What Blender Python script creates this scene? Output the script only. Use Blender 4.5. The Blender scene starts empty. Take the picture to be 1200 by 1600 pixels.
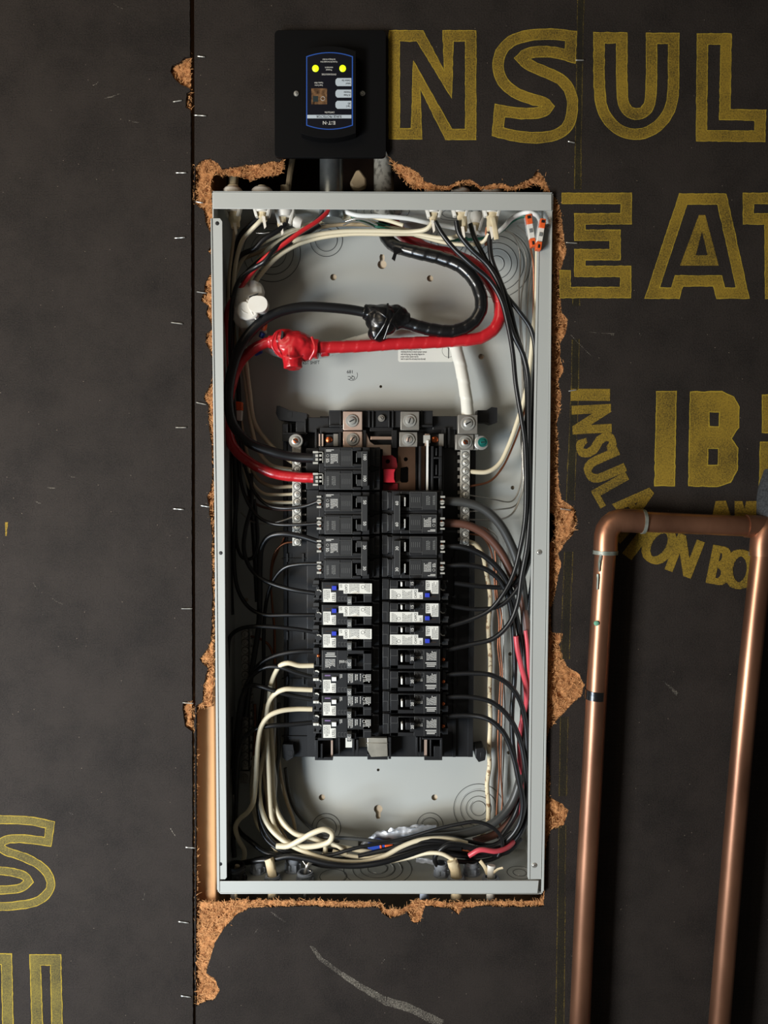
import bpy, bmesh, math, random
from mathutils import Vector, Matrix, noise
from mathutils.geometry import tessellate_polygon, delaunay_2d_cdt
random.seed(7)
S = bpy.context.scene
COL = S.collection
R = math.radians
# ------------------------------------------------------------------ camera
F, PITCH, ROLL, DIST, EYE = 1200.0, R(3.0), R(0.2), 0.855, 1.5
_r, _u, _f = Vector((1, 0, 0)), Vector((0, math.sin(PITCH), math.cos(PITCH))), Vector((0, math.cos(PITCH), -math.sin(PITCH)))
RX = _r * math.cos(ROLL) + _u * math.sin(ROLL)
UX = _u * math.cos(ROLL) - _r * math.sin(ROLL)
CAM = Vector((0, -DIST, EYE))
cd = bpy.data.cameras.new('camera'); cam = bpy.data.objects.new('camera', cd); COL.objects.link(cam)
cam.matrix_world = Matrix.Translation(CAM) @ Matrix((RX, UX, -_f)).transposed().to_4x4()
cd.sensor_fit = 'VERTICAL'; cd.sensor_height = 36; cd.sensor_width = 27; cd.lens = 36 * F / 1600
cd.clip_start = 0.02
S.camera = cam
# ------------------------------------------------------------------ light
S.view_settings.view_transform = 'Standard'; S.view_settings.look = 'None'
S.view_settings.gamma = 1; S.view_settings.use_curve_mapping = False
S.view_settings.exposure = 0.0
w = bpy.data.worlds.new('room_light'); S.world = w; w.use_nodes = True
w.node_tree.nodes['Background'].inputs[0].default_value = (0.56, 0.52, 0.46, 1)
w.node_tree.nodes['Background'].inputs[1].default_value = 0.095
def area(name, loc, aim, sx, sy, power, col):
    l = bpy.data.lights.new(name, 'AREA'); l.shape = 'RECTANGLE'; l.size = sx; l.size_y = sy; l.energy = power; l.color = col
    o = bpy.data.objects.new(name, l); COL.objects.link(o); o.location = loc
    o.rotation_euler = (Vector(aim) - Vector(loc)).to_track_quat('-Z', 'Y').to_euler()
    return o
area('daylight_from_doorway', (-1.06, -1.02, EYE - 0.30), (0.10, 0.05, EYE - 0.30), 0.34, 0.50, 25, (1.0, 0.97, 0.91))
area('low_cool_fill', (-0.80, -0.80, EYE - 0.60), (0.05, 0.05, EYE - 0.52), 0.34, 0.30, 9.5, (0.66, 0.82, 1.0))  # added cool fill that turns the lower part bluer; no known window there
area('ceiling_lamp', (-1.0, -1.15, EYE + 0.9), (0.1, 0.05, EYE), 0.8, 0.8, 5, (1.0, 0.84, 0.62))

# ------------------------------------------------------------------ helpers
def W(px, py, d=0.0):
    """a pixel of the photograph, put on the plane d millimetres behind the wall face"""
    y = d / 1000.0
    v = _f + RX * ((px - 600) / F) + UX * (-(py - 800) / F)
    return CAM + v * ((DIST + y) / v.y)
def PX(d=0.0): return (DIST + d / 1000.0) / F          # metres per pixel there
def lin(c):
    return tuple(((x / 255) / 12.92 if x <= 10 else (((x / 255) + 0.055) / 1.055) ** 2.4) for x in c) + (1,)
def catmull(P, step):
    P = [Vector(p) for p in P]
    if len(P) < 3: 
        n = max(2, int((P[1] - P[0]).length / step)); return [P[0].lerp(P[1], i / n) for i in range(n + 1)]
    Q = [P[0] * 2 - P[1]] + P + [P[-1] * 2 - P[-2]]
    out = []
    for i in range(1, len(Q) - 2):
        a, b, c, d = Q[i - 1:i + 3]
        n = max(2, int((c - b).length / step))
        t0, t1 = 0, max((b - a).length, 1e-6) ** .5
        t2 = t1 + max((c - b).length, 1e-6) ** .5; t3 = t2 + max((d - c).length, 1e-6) ** .5
        for k in range(n):
            t = t1 + (t2 - t1) * k / n
            A1 = a * ((t1 - t) / (t1 - t0)) + b * ((t - t0) / (t1 - t0))
            A2 = b * ((t2 - t) / (t2 - t1)) + c * ((t - t1) / (t2 - t1))
            A3 = c * ((t3 - t) / (t3 - t2)) + d * ((t - t2) / (t3 - t2))
            B1 = A1 * ((t2 - t) / (t2 - t0)) + A2 * ((t - t0) / (t2 - t0))
            B2 = A2 * ((t3 - t) / (t3 - t1)) + A3 * ((t - t1) / (t3 - t1))
            out.append(B1 * ((t2 - t) / (t2 - t1)) + B2 * ((t - t1) / (t2 - t1)))
    out.append(P[-1]); return out

_txt = {}
def text2d(s):
    if s in _txt: return _txt[s]
    def raw(t):
        c = bpy.data.curves.new('t', 'FONT'); c.body = t; c.size = 1; c.align_x = 'CENTER'; c.resolution_u = 4; c.offset = 0.012
        o = bpy.data.objects.new('t', c); m = bpy.data.meshes.new_from_object(o)
        vs = [(v.co.x, v.co.y) for v in m.vertices]; fs = [tuple(p.vertices) for p in m.polygons]
        bpy.data.objects.remove(o); bpy.data.curves.remove(c); bpy.data.meshes.remove(m); return vs, fs
    if 'H' not in _txt:
        _txt['H'] = None; vs, _ = raw('H'); _txt['#'] = max(v[1] for v in vs)
    h = _txt['#']; vs, fs = raw(s)
    _txt[s] = ([(x / h, y / h - .5) for x, y in vs], fs)
    return _txt[s]

BASE = {}                                             # world location of each parent
class MB:
    def __init__(s): s.v, s.f, s.m, s.mats, s.cur = [], [], [], [], 0
    def use(s, mat):
        if mat not in s.mats: s.mats.append(mat)
        s.cur = s.mats.index(mat); return s
    def add(s, vs, fs):
        n = len(s.v); s.v += [Vector(v) for v in vs]
        for f in fs: s.f.append(tuple(i + n for i in f)); s.m.append(s.cur)
        return s
    def box(s, a, b):
        x0, x1 = sorted((a[0], b[0])); y0, y1 = sorted((a[1], b[1])); z0, z1 = sorted((a[2], b[2]))
        vs = [(x, y, z) for x in (x0, x1) for y in (y0, y1) for z in (z0, z1)]
        return s.add(vs, [(0, 1, 3, 2), (4, 6, 7, 5), (0, 4, 5, 1), (2, 3, 7, 6), (0, 2, 6, 4), (1, 5, 7, 3)])
    def pbox(s, x0, y0, x1, y1, d0, d1):
        p, q = W(x0, y0, d0), W(x1, y1, d0)
        return s.box((p.x, d0 / 1000, p.z), (q.x, d1 / 1000, q.z))
    def rings(s, R_, closed=False, caps=True):
        n = len(R_[0]); vs = [p for r in R_ for p in r]; fs = []
        for i in range(len(R_) - (0 if closed else 1)):
            for j in range(n):
                a, b = i * n + j, i * n + (j + 1) % n; k = ((i + 1) % len(R_)) * n
                fs.append((a, b, k + (j + 1) % n, k + j))
        if caps and not closed: fs += [tuple(range(n))[::-1], tuple((len(R_) - 1) * n + j for j in range(n))]
        return s.add(vs, fs)
    def lathe(s, o, ax, prof, seg=20, caps=True, wob=0):
        o, ax = Vector(o), Vector(ax).normalized()
        u = ax.orthogonal().normalized(); v = ax.cross(u)
        return s.rings([[o + ax * t + (u * math.cos(a) + v * math.sin(a)) * r * (1 + wob * math.sin(a * 3 + t * 300)) for a in (2 * math.pi * j / seg for j in range(seg))] for r, t in prof], caps=caps)
    def torus(s, o, ax, r, t, seg=40, k=6, arc=1.0, ph=0.0):
        o, ax = Vector(o), Vector(ax).normalized()
        u = ax.orthogonal().normalized(); v = ax.cross(u); Rg = []
        n = seg if arc >= 1 else max(6, int(seg * arc))
        for i in range(n + (0 if arc >= 1 else 1)):
            a = ph + 2 * math.pi * arc * i / n; e = u * math.cos(a) + v * math.sin(a)
            Rg.append([o + e * (r + t * math.cos(b)) + ax * t * math.sin(b) for b in (2 * math.pi * j / k for j in range(k))])
        return s.rings(Rg, closed=arc >= 1)
    def tube(s, P, r, seg=8, step=0.003, wrap=0, pitch=0.012, flat=1.0, bump=0, taper=None):
        Q = catmull(P, step); n = len(Q); L = 0; Rg = []
        nrm = None
        for i, q in enumerate(Q):
            t = (Q[min(i + 1, n - 1)] - Q[max(i - 1, 0)])
            if t.length < 1e-9: t = Vector((0, 0, 1))
            t.normalize()
            if i: L += (q - Q[i - 1]).length
            nrm = (t.cross(Vector((0, 1, 0)))) if nrm is None else nrm
            nrm = nrm - t * nrm.dot(t)
            if nrm.length < 1e-6: nrm = t.orthogonal()
            nrm.normalize(); b = t.cross(nrm)
            rr = r * (taper(i / (n - 1)) if taper else 1)
            ring = []
            for j in range(seg):
                a = 2 * math.pi * j / seg; k = 1.0
                if wrap: k += wrap * (((L / pitch + a / (2 * math.pi)) % 1.0) - .5)
                if bump: k += bump * noise.noise(q * 160 + Vector((a, 0, a * 2)))
                ring.append(q + (nrm * math.cos(a) + b * math.sin(a) * flat) * rr * k)
            Rg.append(ring)
        return s.rings(Rg)
    def prism(s, loops, d0, d1=None, raw=False):
        """loops in photo pixels on the plane d0 (mm); the first is the outline, others are holes"""
        LP = [[(Vector(p) if raw else W(p[0], p[1], d0)) for p in l] for l in loops]
        L2 = [[Vector((p.x, p.z, 0)) for p in l] for l in LP]
        tri = tessellate_polygon(L2); flat = [p for l in LP for p in l]
        n = len(flat); fs = [tuple(t) for t in tri]
        out = []
        for t in fs:
            a, b, c = (flat[i] for i in t)
            out.append(t if (b - a).cross(c - a).y < 0 else t[::-1])
        if d1 is None: return s.add(flat, out)
        dy = Vector((0, (d1 - d0) / 1000, 0)); vs = flat + [p + dy for p in flat]
        out += [tuple(i + n for i in t[::-1]) for t in out]
        k = 0
        for l in LP:
            m = len(l)
            for i in range(m): out.append((k + i, k + (i + 1) % m, k + (i + 1) % m + n, k + i + n))
            k += m
        return s.add(vs, out)
    def ribbon(s, pts, wpx, d, closed=False, jit=0.35):
        P = [Vector((p[0], p[1])) for p in pts]; D = []
        m = len(P)
        for i in range(m if closed else m - 1):
            a, b = P[i], P[(i + 1) % m]; n = max(1, int((b - a).length / 6))
            D += [a.lerp(b, k / n) for k in range(n)]
        if not closed: D.append(P[-1])
        m = len(D); A, B = [], []
        for i in range(m):
            a = D[i - 1] if (closed or i) else D[i]; b = D[(i + 1) % m] if (closed or i < m - 1) else D[i]
            t1 = (D[i] - a); t2 = (b - D[i])
            if t1.length < 1e-6: t1 = t2
            if t2.length < 1e-6: t2 = t1
            t1.normalize(); t2.normalize(); n1 = Vector((-t1.y, t1.x)); n2 = Vector((-t2.y, t2.x)); nn = n1 + n2
            nn = nn.normalized() / max(0.45, nn.normalized().dot(n1)) if nn.length > 1e-3 else n1
            j1, j2 = random.uniform(-jit, jit), random.uniform(-jit, jit)
            A.append(W(*(D[i] + nn * (wpx / 2 + j1)), d)); B.append(W(*(D[i] - nn * (wpx / 2 + j2)), d))
        fs = [(i, (i + 1) % m, m + (i + 1) % m, m + i) for i in range(m if closed else m - 1)]
        return s.add(A + B, fs)
    def outline(s, pts, wpx, d, seed=0.0):
        for _ in range(2):                             # round the curved stretches, keep the square corners
            Q = []; n = len(pts); V = [Vector(p) for p in pts]
            for i in range(n):
                a, b, c = V[i - 1], V[i], V[(i + 1) % n]; t1, t2 = (b - a).normalized(), (c - b).normalized()
                if 3 < math.degrees(t1.angle(t2)) < 48 or (_ == 0 and 48 <= math.degrees(t1.angle(t2)) < 66 and n > 14): Q += [tuple(b.lerp(a, .25)), tuple(b.lerp(c, .25))]
                else: Q.append(tuple(b))
            pts = Q
        """a printed band of even width following the closed outline pts"""
        P = [Vector(p) for p in pts]; n = len(P); A, B = [], []
        ar = sum(P[i].x * P[(i + 1) % n].y - P[(i + 1) % n].x * P[i].y for i in range(n))
        for i in range(n):
            t1 = (P[i] - P[i - 1]).normalized(); t2 = (P[(i + 1) % n] - P[i]).normalized()
            n1 = Vector((-t1.y, t1.x)); n2 = Vector((-t2.y, t2.x)); m = (n1 + n2).normalized(); k = 1 / max(.38, m.dot(n1))
            A.append(tuple(P[i] + m * k * wpx / 2)); B.append(tuple(P[i] - m * k * wpx / 2))
        if ar > 0: A, B = B, A
        A, B = rough(A, .35, 5, seed), rough(B, .35, 5, seed + 3); keep = s.cur
        s.prism([A, B], d); s.use(M['inkedge']).ribbon(A, 1.1, d - .05, True).ribbon(B, 1.1, d - .05, True); s.cur = keep; return s
    def band(s, pts, wpx, d, seed=0.0):
        P = [Vector(p) for p in pts]; n = len(P); A, B = [], []
        for i in range(n):
            t1 = (P[i] - P[i - 1]).normalized() if i else (P[1] - P[0]).normalized(); t2 = (P[i + 1] - P[i]).normalized() if i < n - 1 else t1
            n1 = Vector((-t1.y, t1.x)); n2 = Vector((-t2.y, t2.x)); m = (n1 + n2).normalized(); k = 1 / max(.38, m.dot(n1))
            A.append(tuple(P[i] + m * k * wpx / 2)); B.append(tuple(P[i] - m * k * wpx / 2))
        A = rough(A + B[::-1], .35, 5, seed); keep = s.cur
        s.prism([A], d); s.use(M['inkedge']).ribbon(A, 1.1, d - .05, True); s.cur = keep; return s
    def text(s, t, o, h, rot=0.0, sx=1.0, ex=Vector((1, 0, 0)), ez=Vector((0, 0, 1))):
        """flat print: o centre, h cap height in metres, rot degrees clockwise"""
        vs, fs = text2d(t); c, n = math.cos(-R(rot)), math.sin(-R(rot)); o = Vector(o)
        P = [(x * sx * h, y * h) for x, y in vs]
        return s.add([o + ex * (x * c - y * n) + ez * (x * n + y * c) for x, y in P], fs)
    def build(s, name, mat=None, parent=None, bevel=0, sharp=35, remesh=0, loc=None):
        if mat is not None and not s.mats: s.mats = [mat]
        if parent is not None: base = BASE[parent.name]
        elif loc is not None: base = Vector(loc)
        else:
            lo = Vector([min(v[i] for v in s.v) for i in range(3)]); hi = Vector([max(v[i] for v in s.v) for i in range(3)])
            base = Vector(((lo.x + hi.x) / 2, (lo.y + hi.y) / 2, lo.z))
        me = bpy.data.meshes.new(name); me.from_pydata([v - base for v in s.v], [], s.f)
        for m_ in s.mats: me.materials.append(m_)
        for i, p in enumerate(me.polygons): p.material_index = s.m[i]; p.use_smooth = True
        me.validate()
        try: me.set_sharp_from_angle(angle=R(sharp))
        except Exception: pass
        o = bpy.data.objects.new(name, me); COL.objects.link(o)
        if parent is None: o.location = base
        else: o.parent = parent
        BASE[o.name] = base.copy()
        if remesh:
            r = o.modifiers.new('remesh', 'REMESH'); r.mode = 'VOXEL'; r.voxel_size = remesh; r.use_smooth_shade = True
            k = o.modifiers.new('smooth', 'SMOOTH'); k.iterations = 6; k.factor = .5
        if bevel:
            b = o.modifiers.new('bevel', 'BEVEL'); b.width = bevel; b.segments = 2; b.limit_method = 'ANGLE'; b.angle_limit = R(40)
        return o
def thing(name, label, cat, loc, group=None):
    o = bpy.data.objects.new(name, None); COL.objects.link(o); o.location = loc; o.empty_display_size = .01
    BASE[o.name] = Vector(loc); return tag(o, label, cat, group)
def tag(o, label=None, cat=None, group=None, kind=None):
    if label: o['label'] = label
    if cat: o['category'] = cat
    if group: o['group'] = group
    if kind: o['kind'] = kind
    return o
def copy_tree(o, parent=None):
    c = o.copy(); COL.objects.link(c)
    if parent is not None: c.parent = parent
    BASE[c.name] = BASE[o.name].copy()
    for ch in [k for k in o.children]: copy_tree(ch, c)
    return c

# ------------------------------------------------------------------ materials
def mat(name, rgb, rough=.5, metal=0, var=0, vscale=40, vcol=None, bump=0, bscale=200, coat=0, spec=None, emit=None, stretch=None, island=0, detail=6, thresh=None):
    m = bpy.data.materials.new(name); m.use_nodes = True; nt = m.node_tree; b = nt.nodes['Principled BSDF']
    b.inputs['Base Color'].default_value = lin(rgb); b.inputs['Roughness'].default_value = rough; b.inputs['Metallic'].default_value = metal
    if coat: b.inputs['Coat Weight'].default_value = coat; b.inputs['Coat Roughness'].default_value = .15
    if spec is not None: b.inputs['Specular IOR Level'].default_value = spec
    N, Lk = nt.nodes.new, nt.links.new
    tc = N('ShaderNodeTexCoord'); mp = N('ShaderNodeMapping'); Lk(tc.outputs['Object'], mp.inputs[0])
    if stretch: mp.inputs['Scale'].default_value = stretch
    if var:
        n = N('ShaderNodeTexNoise'); n.inputs['Scale'].default_value = vscale; n.inputs['Detail'].default_value = detail; Lk(mp.outputs[0], n.inputs[0])
        mr = N('ShaderNodeMapRange'); lo, hi = thresh or (.32, .68)
        mr.inputs[1].default_value = lo; mr.inputs[2].default_value = hi; mr.inputs[4].default_value = var; Lk(n.outputs[0], mr.inputs[0])
        mx = N('ShaderNodeMix'); mx.data_type = 'RGBA'; mx.inputs[6].default_value = lin(rgb)
        mx.inputs[7].default_value = lin(vcol or tuple(c * .6 for c in rgb)); Lk(mr.outputs[0], mx.inputs[0]); Lk(mx.outputs[2], b.inputs['Base Color'])
        if island:
            g = N('ShaderNodeNewGeometry'); ad = N('ShaderNodeMix'); ad.data_type = 'RGBA'; ad.blend_type = 'MULTIPLY'; ad.inputs[0].default_value = 1
            r2 = N('ShaderNodeMapRange'); r2.inputs[3].default_value = 1 - island; r2.inputs[4].default_value = 1 + island * .6; Lk(g.outputs['Random Per Island'], r2.inputs[0])
            Lk(mx.outputs[2], ad.inputs[6]); Lk(r2.outputs[0], ad.inputs[7]); Lk(ad.outputs[2], b.inputs['Base Color'])
    if bump:
        n2 = N('ShaderNodeTexNoise'); n2.inputs['Scale'].default_value = bscale; n2.inputs['Detail'].default_value = 5; Lk(mp.outputs[0], n2.inputs[0])
        bp = N('ShaderNodeBump'); bp.inputs['Strength'].default_value = bump; bp.inputs['Distance'].default_value = .001; Lk(n2.outputs[0], bp.inputs['Height']); Lk(bp.outputs[0], b.inputs['Normal'])
    if emit: b.inputs['Emission Color'].default_value = lin(rgb); b.inputs['Emission Strength'].default_value = emit
    return m
def woven(name, rgb, dark, cover, period=0.00155, specks=False, bump=.35, rough=.75, alpha=False):
    """coarse woven relief of the board's paper; cover = how much of the base colour the threads carry"""
    m = bpy.data.materials.new(name); m.use_nodes = True; nt = m.node_tree; b = nt.nodes['Principled BSDF']; N, Lk = nt.nodes.new, nt.links.new
    b.inputs['Roughness'].default_value = rough; b.inputs['Specular IOR Level'].default_value = .16
    tc = N('ShaderNodeTexCoord'); g = N('ShaderNodeNewGeometry'); sp = N('ShaderNodeSeparateXYZ'); Lk(g.outputs['Position'], sp.inputs[0])
    def sinw(sock, k):
        a = N('ShaderNodeMath'); a.operation = 'MULTIPLY'; a.inputs[1].default_value = 2 * math.pi / k; Lk(sock, a.inputs[0])
        s_ = N('ShaderNodeMath'); s_.operation = 'SINE'; Lk(a.outputs[0], s_.inputs[0]); return s_
    sx, sz = sinw(sp.outputs[0], period), sinw(sp.outputs[2], period)
    mu = N('ShaderNodeMath'); mu.operation = 'ADD'; Lk(sx.outputs[0], mu.inputs[0]); Lk(sz.outputs[0], mu.inputs[1])
    nz = N('ShaderNodeTexNoise'); nz.inputs['Scale'].default_value = 700; nz.inputs['Detail'].default_value = 3; Lk(g.outputs['Position'], nz.inputs[0])
    n1 = N('ShaderNodeTexNoise'); n1.inputs['Scale'].default_value = 14; n1.inputs['Detail'].default_value = 8; n1.inputs['Roughness'].default_value = .65; Lk(g.outputs['Position'], n1.inputs[0])
    s1 = N('ShaderNodeMath'); s1.operation = 'MULTIPLY_ADD'; s1.inputs[1].default_value = .12; Lk(mu.outputs[0], s1.inputs[0]); Lk(nz.outputs[0], s1.inputs[2])
    s2 = N('ShaderNodeMath'); s2.operation = 'MULTIPLY_ADD'; s2.inputs[1].default_value = 1.1; Lk(n1.outputs[0], s2.inputs[0]); Lk(s1.outputs[0], s2.inputs[2])
    mr = N('ShaderNodeMapRange'); mr.inputs[1].default_value = 1.05 - cover; mr.inputs[2].default_value = 1.55 - cover; Lk(s2.outputs[0], mr.inputs[0])
    mx = N('ShaderNodeMix'); mx.data_type = 'RGBA'; mx.inputs[6].default_value = lin(dark); mx.inputs[7].default_value = lin(rgb); Lk(mr.outputs[0], mx.inputs[0])
    col = mx.outputs[2]
    if specks:
        vo = N('ShaderNodeTexVoronoi'); vo.inputs['Scale'].default_value = 75; Lk(g.outputs['Position'], vo.inputs[0])
        lt = N('ShaderNodeMath'); lt.operation = 'LESS_THAN'; lt.inputs[1].default_value = .035; Lk(vo.outputs['Distance'], lt.inputs[0])
        m2 = N('ShaderNodeMix'); m2.data_type = 'RGBA'; m2.inputs[7].default_value = lin((112, 100, 88)); Lk(lt.outputs[0], m2.inputs[0]); Lk(col, m2.inputs[6]); col = m2.outputs[2]
    Lk(col, b.inputs['Base Color'])
    bp = N('ShaderNodeBump'); bp.inputs['Strength'].default_value = bump; bp.inputs['Distance'].default_value = .0006; Lk(s1.outputs[0], bp.inputs['Height']); Lk(bp.outputs[0], b.inputs['Normal'])
    if alpha: Lk(mr.outputs[0], b.inputs['Alpha'])
    return m
M = {}
M['paper'] = woven('black_board_paper', (49, 43, 39), (25, 22, 20), .36, specks=True, bump=.6)
M['ink'] = woven('yellow_stencil_ink', (150, 122, 42), (50, 43, 27), .34, bump=.3)
M['inkedge'] = woven('yellow_ink_edge', (168, 142, 48), (100, 84, 36), .5, bump=.2)
M['inkfaint'] = woven('faint_yellow_ink', (64, 57, 34), (32, 29, 24), .05, bump=.3)
M['inkthin'] = woven('thin_yellow_ink', (118, 104, 50), (54, 50, 38), .30, bump=.3)
M['inkdots'] = woven('worn_yellow_line', (130, 110, 44), (44, 38, 28), .08, bump=.3)
M['scuff'] = woven('pale_scuff', (150, 142, 128), (80, 74, 68), .16, bump=.2, alpha=True)
M['fibre'] = mat('torn_wood_fibre', (206, 146, 94), .95, var=.95, vscale=150, vcol=(118, 70, 40), bump=1.0, bscale=420, spec=.1, detail=9)  # darker noise tone paints shade into the pits and crevices
M['fibrebit'] = mat('loose_wood_fibre', (220, 162, 108), .95, var=.5, vscale=60, vcol=(150, 98, 58), spec=.1, island=.35)
M['wood'] = mat('pine_stud', (214, 164, 116), .8, var=.6, vscale=30, vcol=(176, 118, 72), bump=.3, bscale=90, stretch=(1.5, 1.5, .12), spec=.2)
M['darkwood'] = mat('dark_cavity_board', (60, 42, 30), .9, var=.6, vscale=20, vcol=(26, 18, 14))
M['grey'] = mat('grey_enamel', (182, 184, 179), .42, var=.25, vscale=5, vcol=(162, 163, 157), bump=.04, bscale=60)
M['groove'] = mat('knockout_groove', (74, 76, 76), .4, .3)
M['ring_glint'] = mat('knockout_glint', (196, 198, 196), .25, .2)  # paler arcs paint the highlights along the knockout rings
M['black'] = mat('black_plastic', (29, 29, 30), .42, var=.3, vscale=30, bump=.05, bscale=500)
M['moulded'] = mat('charcoal_moulded_plastic', (44, 44, 44), .45, bump=.08, bscale=700)
M['dark'] = mat('recess_shade', (14, 14, 15), .6)  # near-black colour stands in for shade in slots, holes and gaps
M['spd'] = mat('satin_black_paint', (5, 5, 6), .65, spec=.15, bump=.03, bscale=300)
M['zinc'] = mat('zinc_plated_steel', (210, 208, 200), .32, .65, var=.4, vscale=60, vcol=(150, 146, 138))
M['tin'] = mat('tinned_aluminium', (226, 223, 212), .36, .5, var=.3, vscale=50)
M['oldtin'] = mat('dull_aluminium', (164, 159, 150), .42, .6, var=.4, vscale=50)
M['pinktin'] = mat('coppery_plate', (220, 186, 166), .34, .6, var=.5, vscale=80, vcol=(226, 214, 200))
M['bronze'] = mat('bronze_bus', (128, 98, 78), .32, .8, var=.4, vscale=30)
M['copper'] = mat('bright_copper', (212, 112, 66), .3, 1)
M['barecopper'] = mat('bare_copper_wire', (158, 104, 76), .38, .9, var=.6, vscale=40, vcol=(110, 66, 48))
M['pipe'] = mat('copper_pipe', (186, 134, 104), .38, .88, var=1, vscale=26, vcol=(128, 90, 70), bump=.06, bscale=120, stretch=(1, 1, .3), detail=8)
M['solder'] = mat('grey_solder', (150, 150, 140), .5, .5, var=.8, vscale=150, vcol=(96, 112, 98))
M['verdigris'] = mat('verdigris', (110, 172, 140), .8)
M['wblack'] = mat('black_insulation', (20, 20, 21), .36)
M['wgrey'] = mat('charcoal_cable_jacket', (60, 60, 58), .42)
M['wbrown'] = mat('dark_brown_insulation', (92, 60, 48), .4)
M['wcream'] = mat('cream_insulation', (226, 214, 184), .45, var=.25, vscale=30, vcol=(206, 188, 150))
M['wtan'] = mat('yellowed_insulation', (188, 168, 136), .5, var=.4, vscale=30)
M['wwhite'] = mat('white_insulation', (232, 232, 228), .4)
M['wspot'] = mat('paint_spotted_insulation', (224, 208, 172), .5, var=1, vscale=170, vcol=(150, 116, 80), thresh=(.56, .62))
M['wred'] = mat('red_insulation', (196, 40, 44), .3, coat=.2)
M['wpink'] = mat('pinkish_red_insulation', (206, 76, 86), .35)
M['wgreen'] = mat('green_insulation', (22, 92, 72), .4)
M['wsteel'] = mat('bare_grey_wire', (176, 172, 164), .3, .8)
M['redtape'] = mat('red_vinyl_tape', (192, 32, 40), .3, var=.3, vscale=60, vcol=(168, 22, 26), bump=.5, bscale=90, coat=.35)
M['blacktape'] = mat('black_vinyl_tape', (17, 17, 18), .28, bump=.5, bscale=90, coat=.3)
M['whitetape'] = mat('white_vinyl_tape', (228, 226, 214), .4, bump=.3, bscale=90)
M['wplastic'] = mat('white_nylon', (226, 222, 212), .45, var=.25, vscale=60, vcol=(200, 188, 168))
M['jacket'] = mat('aged_cable_jacket', (220, 204, 168), .6, var=.5, vscale=70, vcol=(176, 146, 104), bump=.3, bscale=160)
M['paperw'] = mat('torn_white_paper', (216, 206, 190), .8, bump=.4, bscale=200)
M['gplastic'] = mat('blue_grey_plastic', (150, 158, 170), .4)
M['label'] = mat('white_sticker', (222, 220, 210), .5)
M['print'] = mat('dark_print', (40, 40, 42), .6)
M['faintprint'] = mat('grey_print', (120, 120, 116), .6)
M['lprint'] = mat('pale_print', (205, 203, 196), .55)
M['embossed'] = mat('raised_grey_lines', (92, 92, 90), .4)
M['blue'] = mat('blue_button', (50, 66, 190), .35)
M['whitebtn'] = mat('white_button', (232, 232, 228), .4)
M['purple'] = mat('purple_print', (120, 96, 140), .5)
M['tag'] = mat('grey_handle_tip', (92, 93, 92), .45)
M['stripe'] = mat('white_handle_stripe', (235, 233, 226), .4)
M['redp'] = mat('red_plastic_block', (202, 42, 56), .35)
M['dredp'] = mat('dark_red_plastic', (120, 18, 26), .4)
M['orange'] = mat('orange_lever', (232, 96, 40), .4)
M['bluecap'] = mat('blue_wire_cap', (40, 70, 160), .4)
M['galv'] = mat('galvanised_conduit', (150, 156, 158), .34, .85, var=.7, vscale=60, vcol=(110, 118, 120), bump=.1, bscale=120)
M['greypvc'] = mat('weathered_grey_pipe', (136, 134, 126), .7, var=.9, vscale=120, vcol=(70, 68, 62), thresh=(.5, .62))
M['foam'] = mat('black_foam', (60, 62, 64), .95, bump=1, bscale=600, var=.8, vscale=500, vcol=(22, 22, 24))
M['led'] = mat('glowing_yellow_green_lamp', (214, 240, 20), .4, emit=1.1)
M['bluetrim'] = mat('blue_border_print', (44, 86, 170), .4)
M['navy'] = mat('navy_label', (8, 10, 22), .35)
M['plabel'] = mat('pale_blue_label', (186, 196, 204), .5)
M['holo'] = mat('bronze_foil_sticker', (170, 128, 90), .35, .5, var=1, vscale=260, vcol=(70, 52, 40))
M['holodark'] = mat('dark_foil', (36, 48, 50), .4)
M['foil'] = mat('aluminium_foil', (176, 180, 186), .5, .6, bump=.4, bscale=90)
M['greenscrew'] = mat('green_screw', (40, 130, 120), .3, .6)
M['clear'] = mat('smoky_clear_plastic', (200, 205, 205), .15); 
M['clear'].node_tree.nodes['Principled BSDF'].inputs['Alpha'].default_value = .35
M['pale_wood'] = mat('pale_backing_board', (232, 212, 184), .8, var=.4, vscale=40)
M['clipmetal'] = mat('beige_spring_metal', (206, 200, 184), .35, .6, var=.5, vscale=60)

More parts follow.
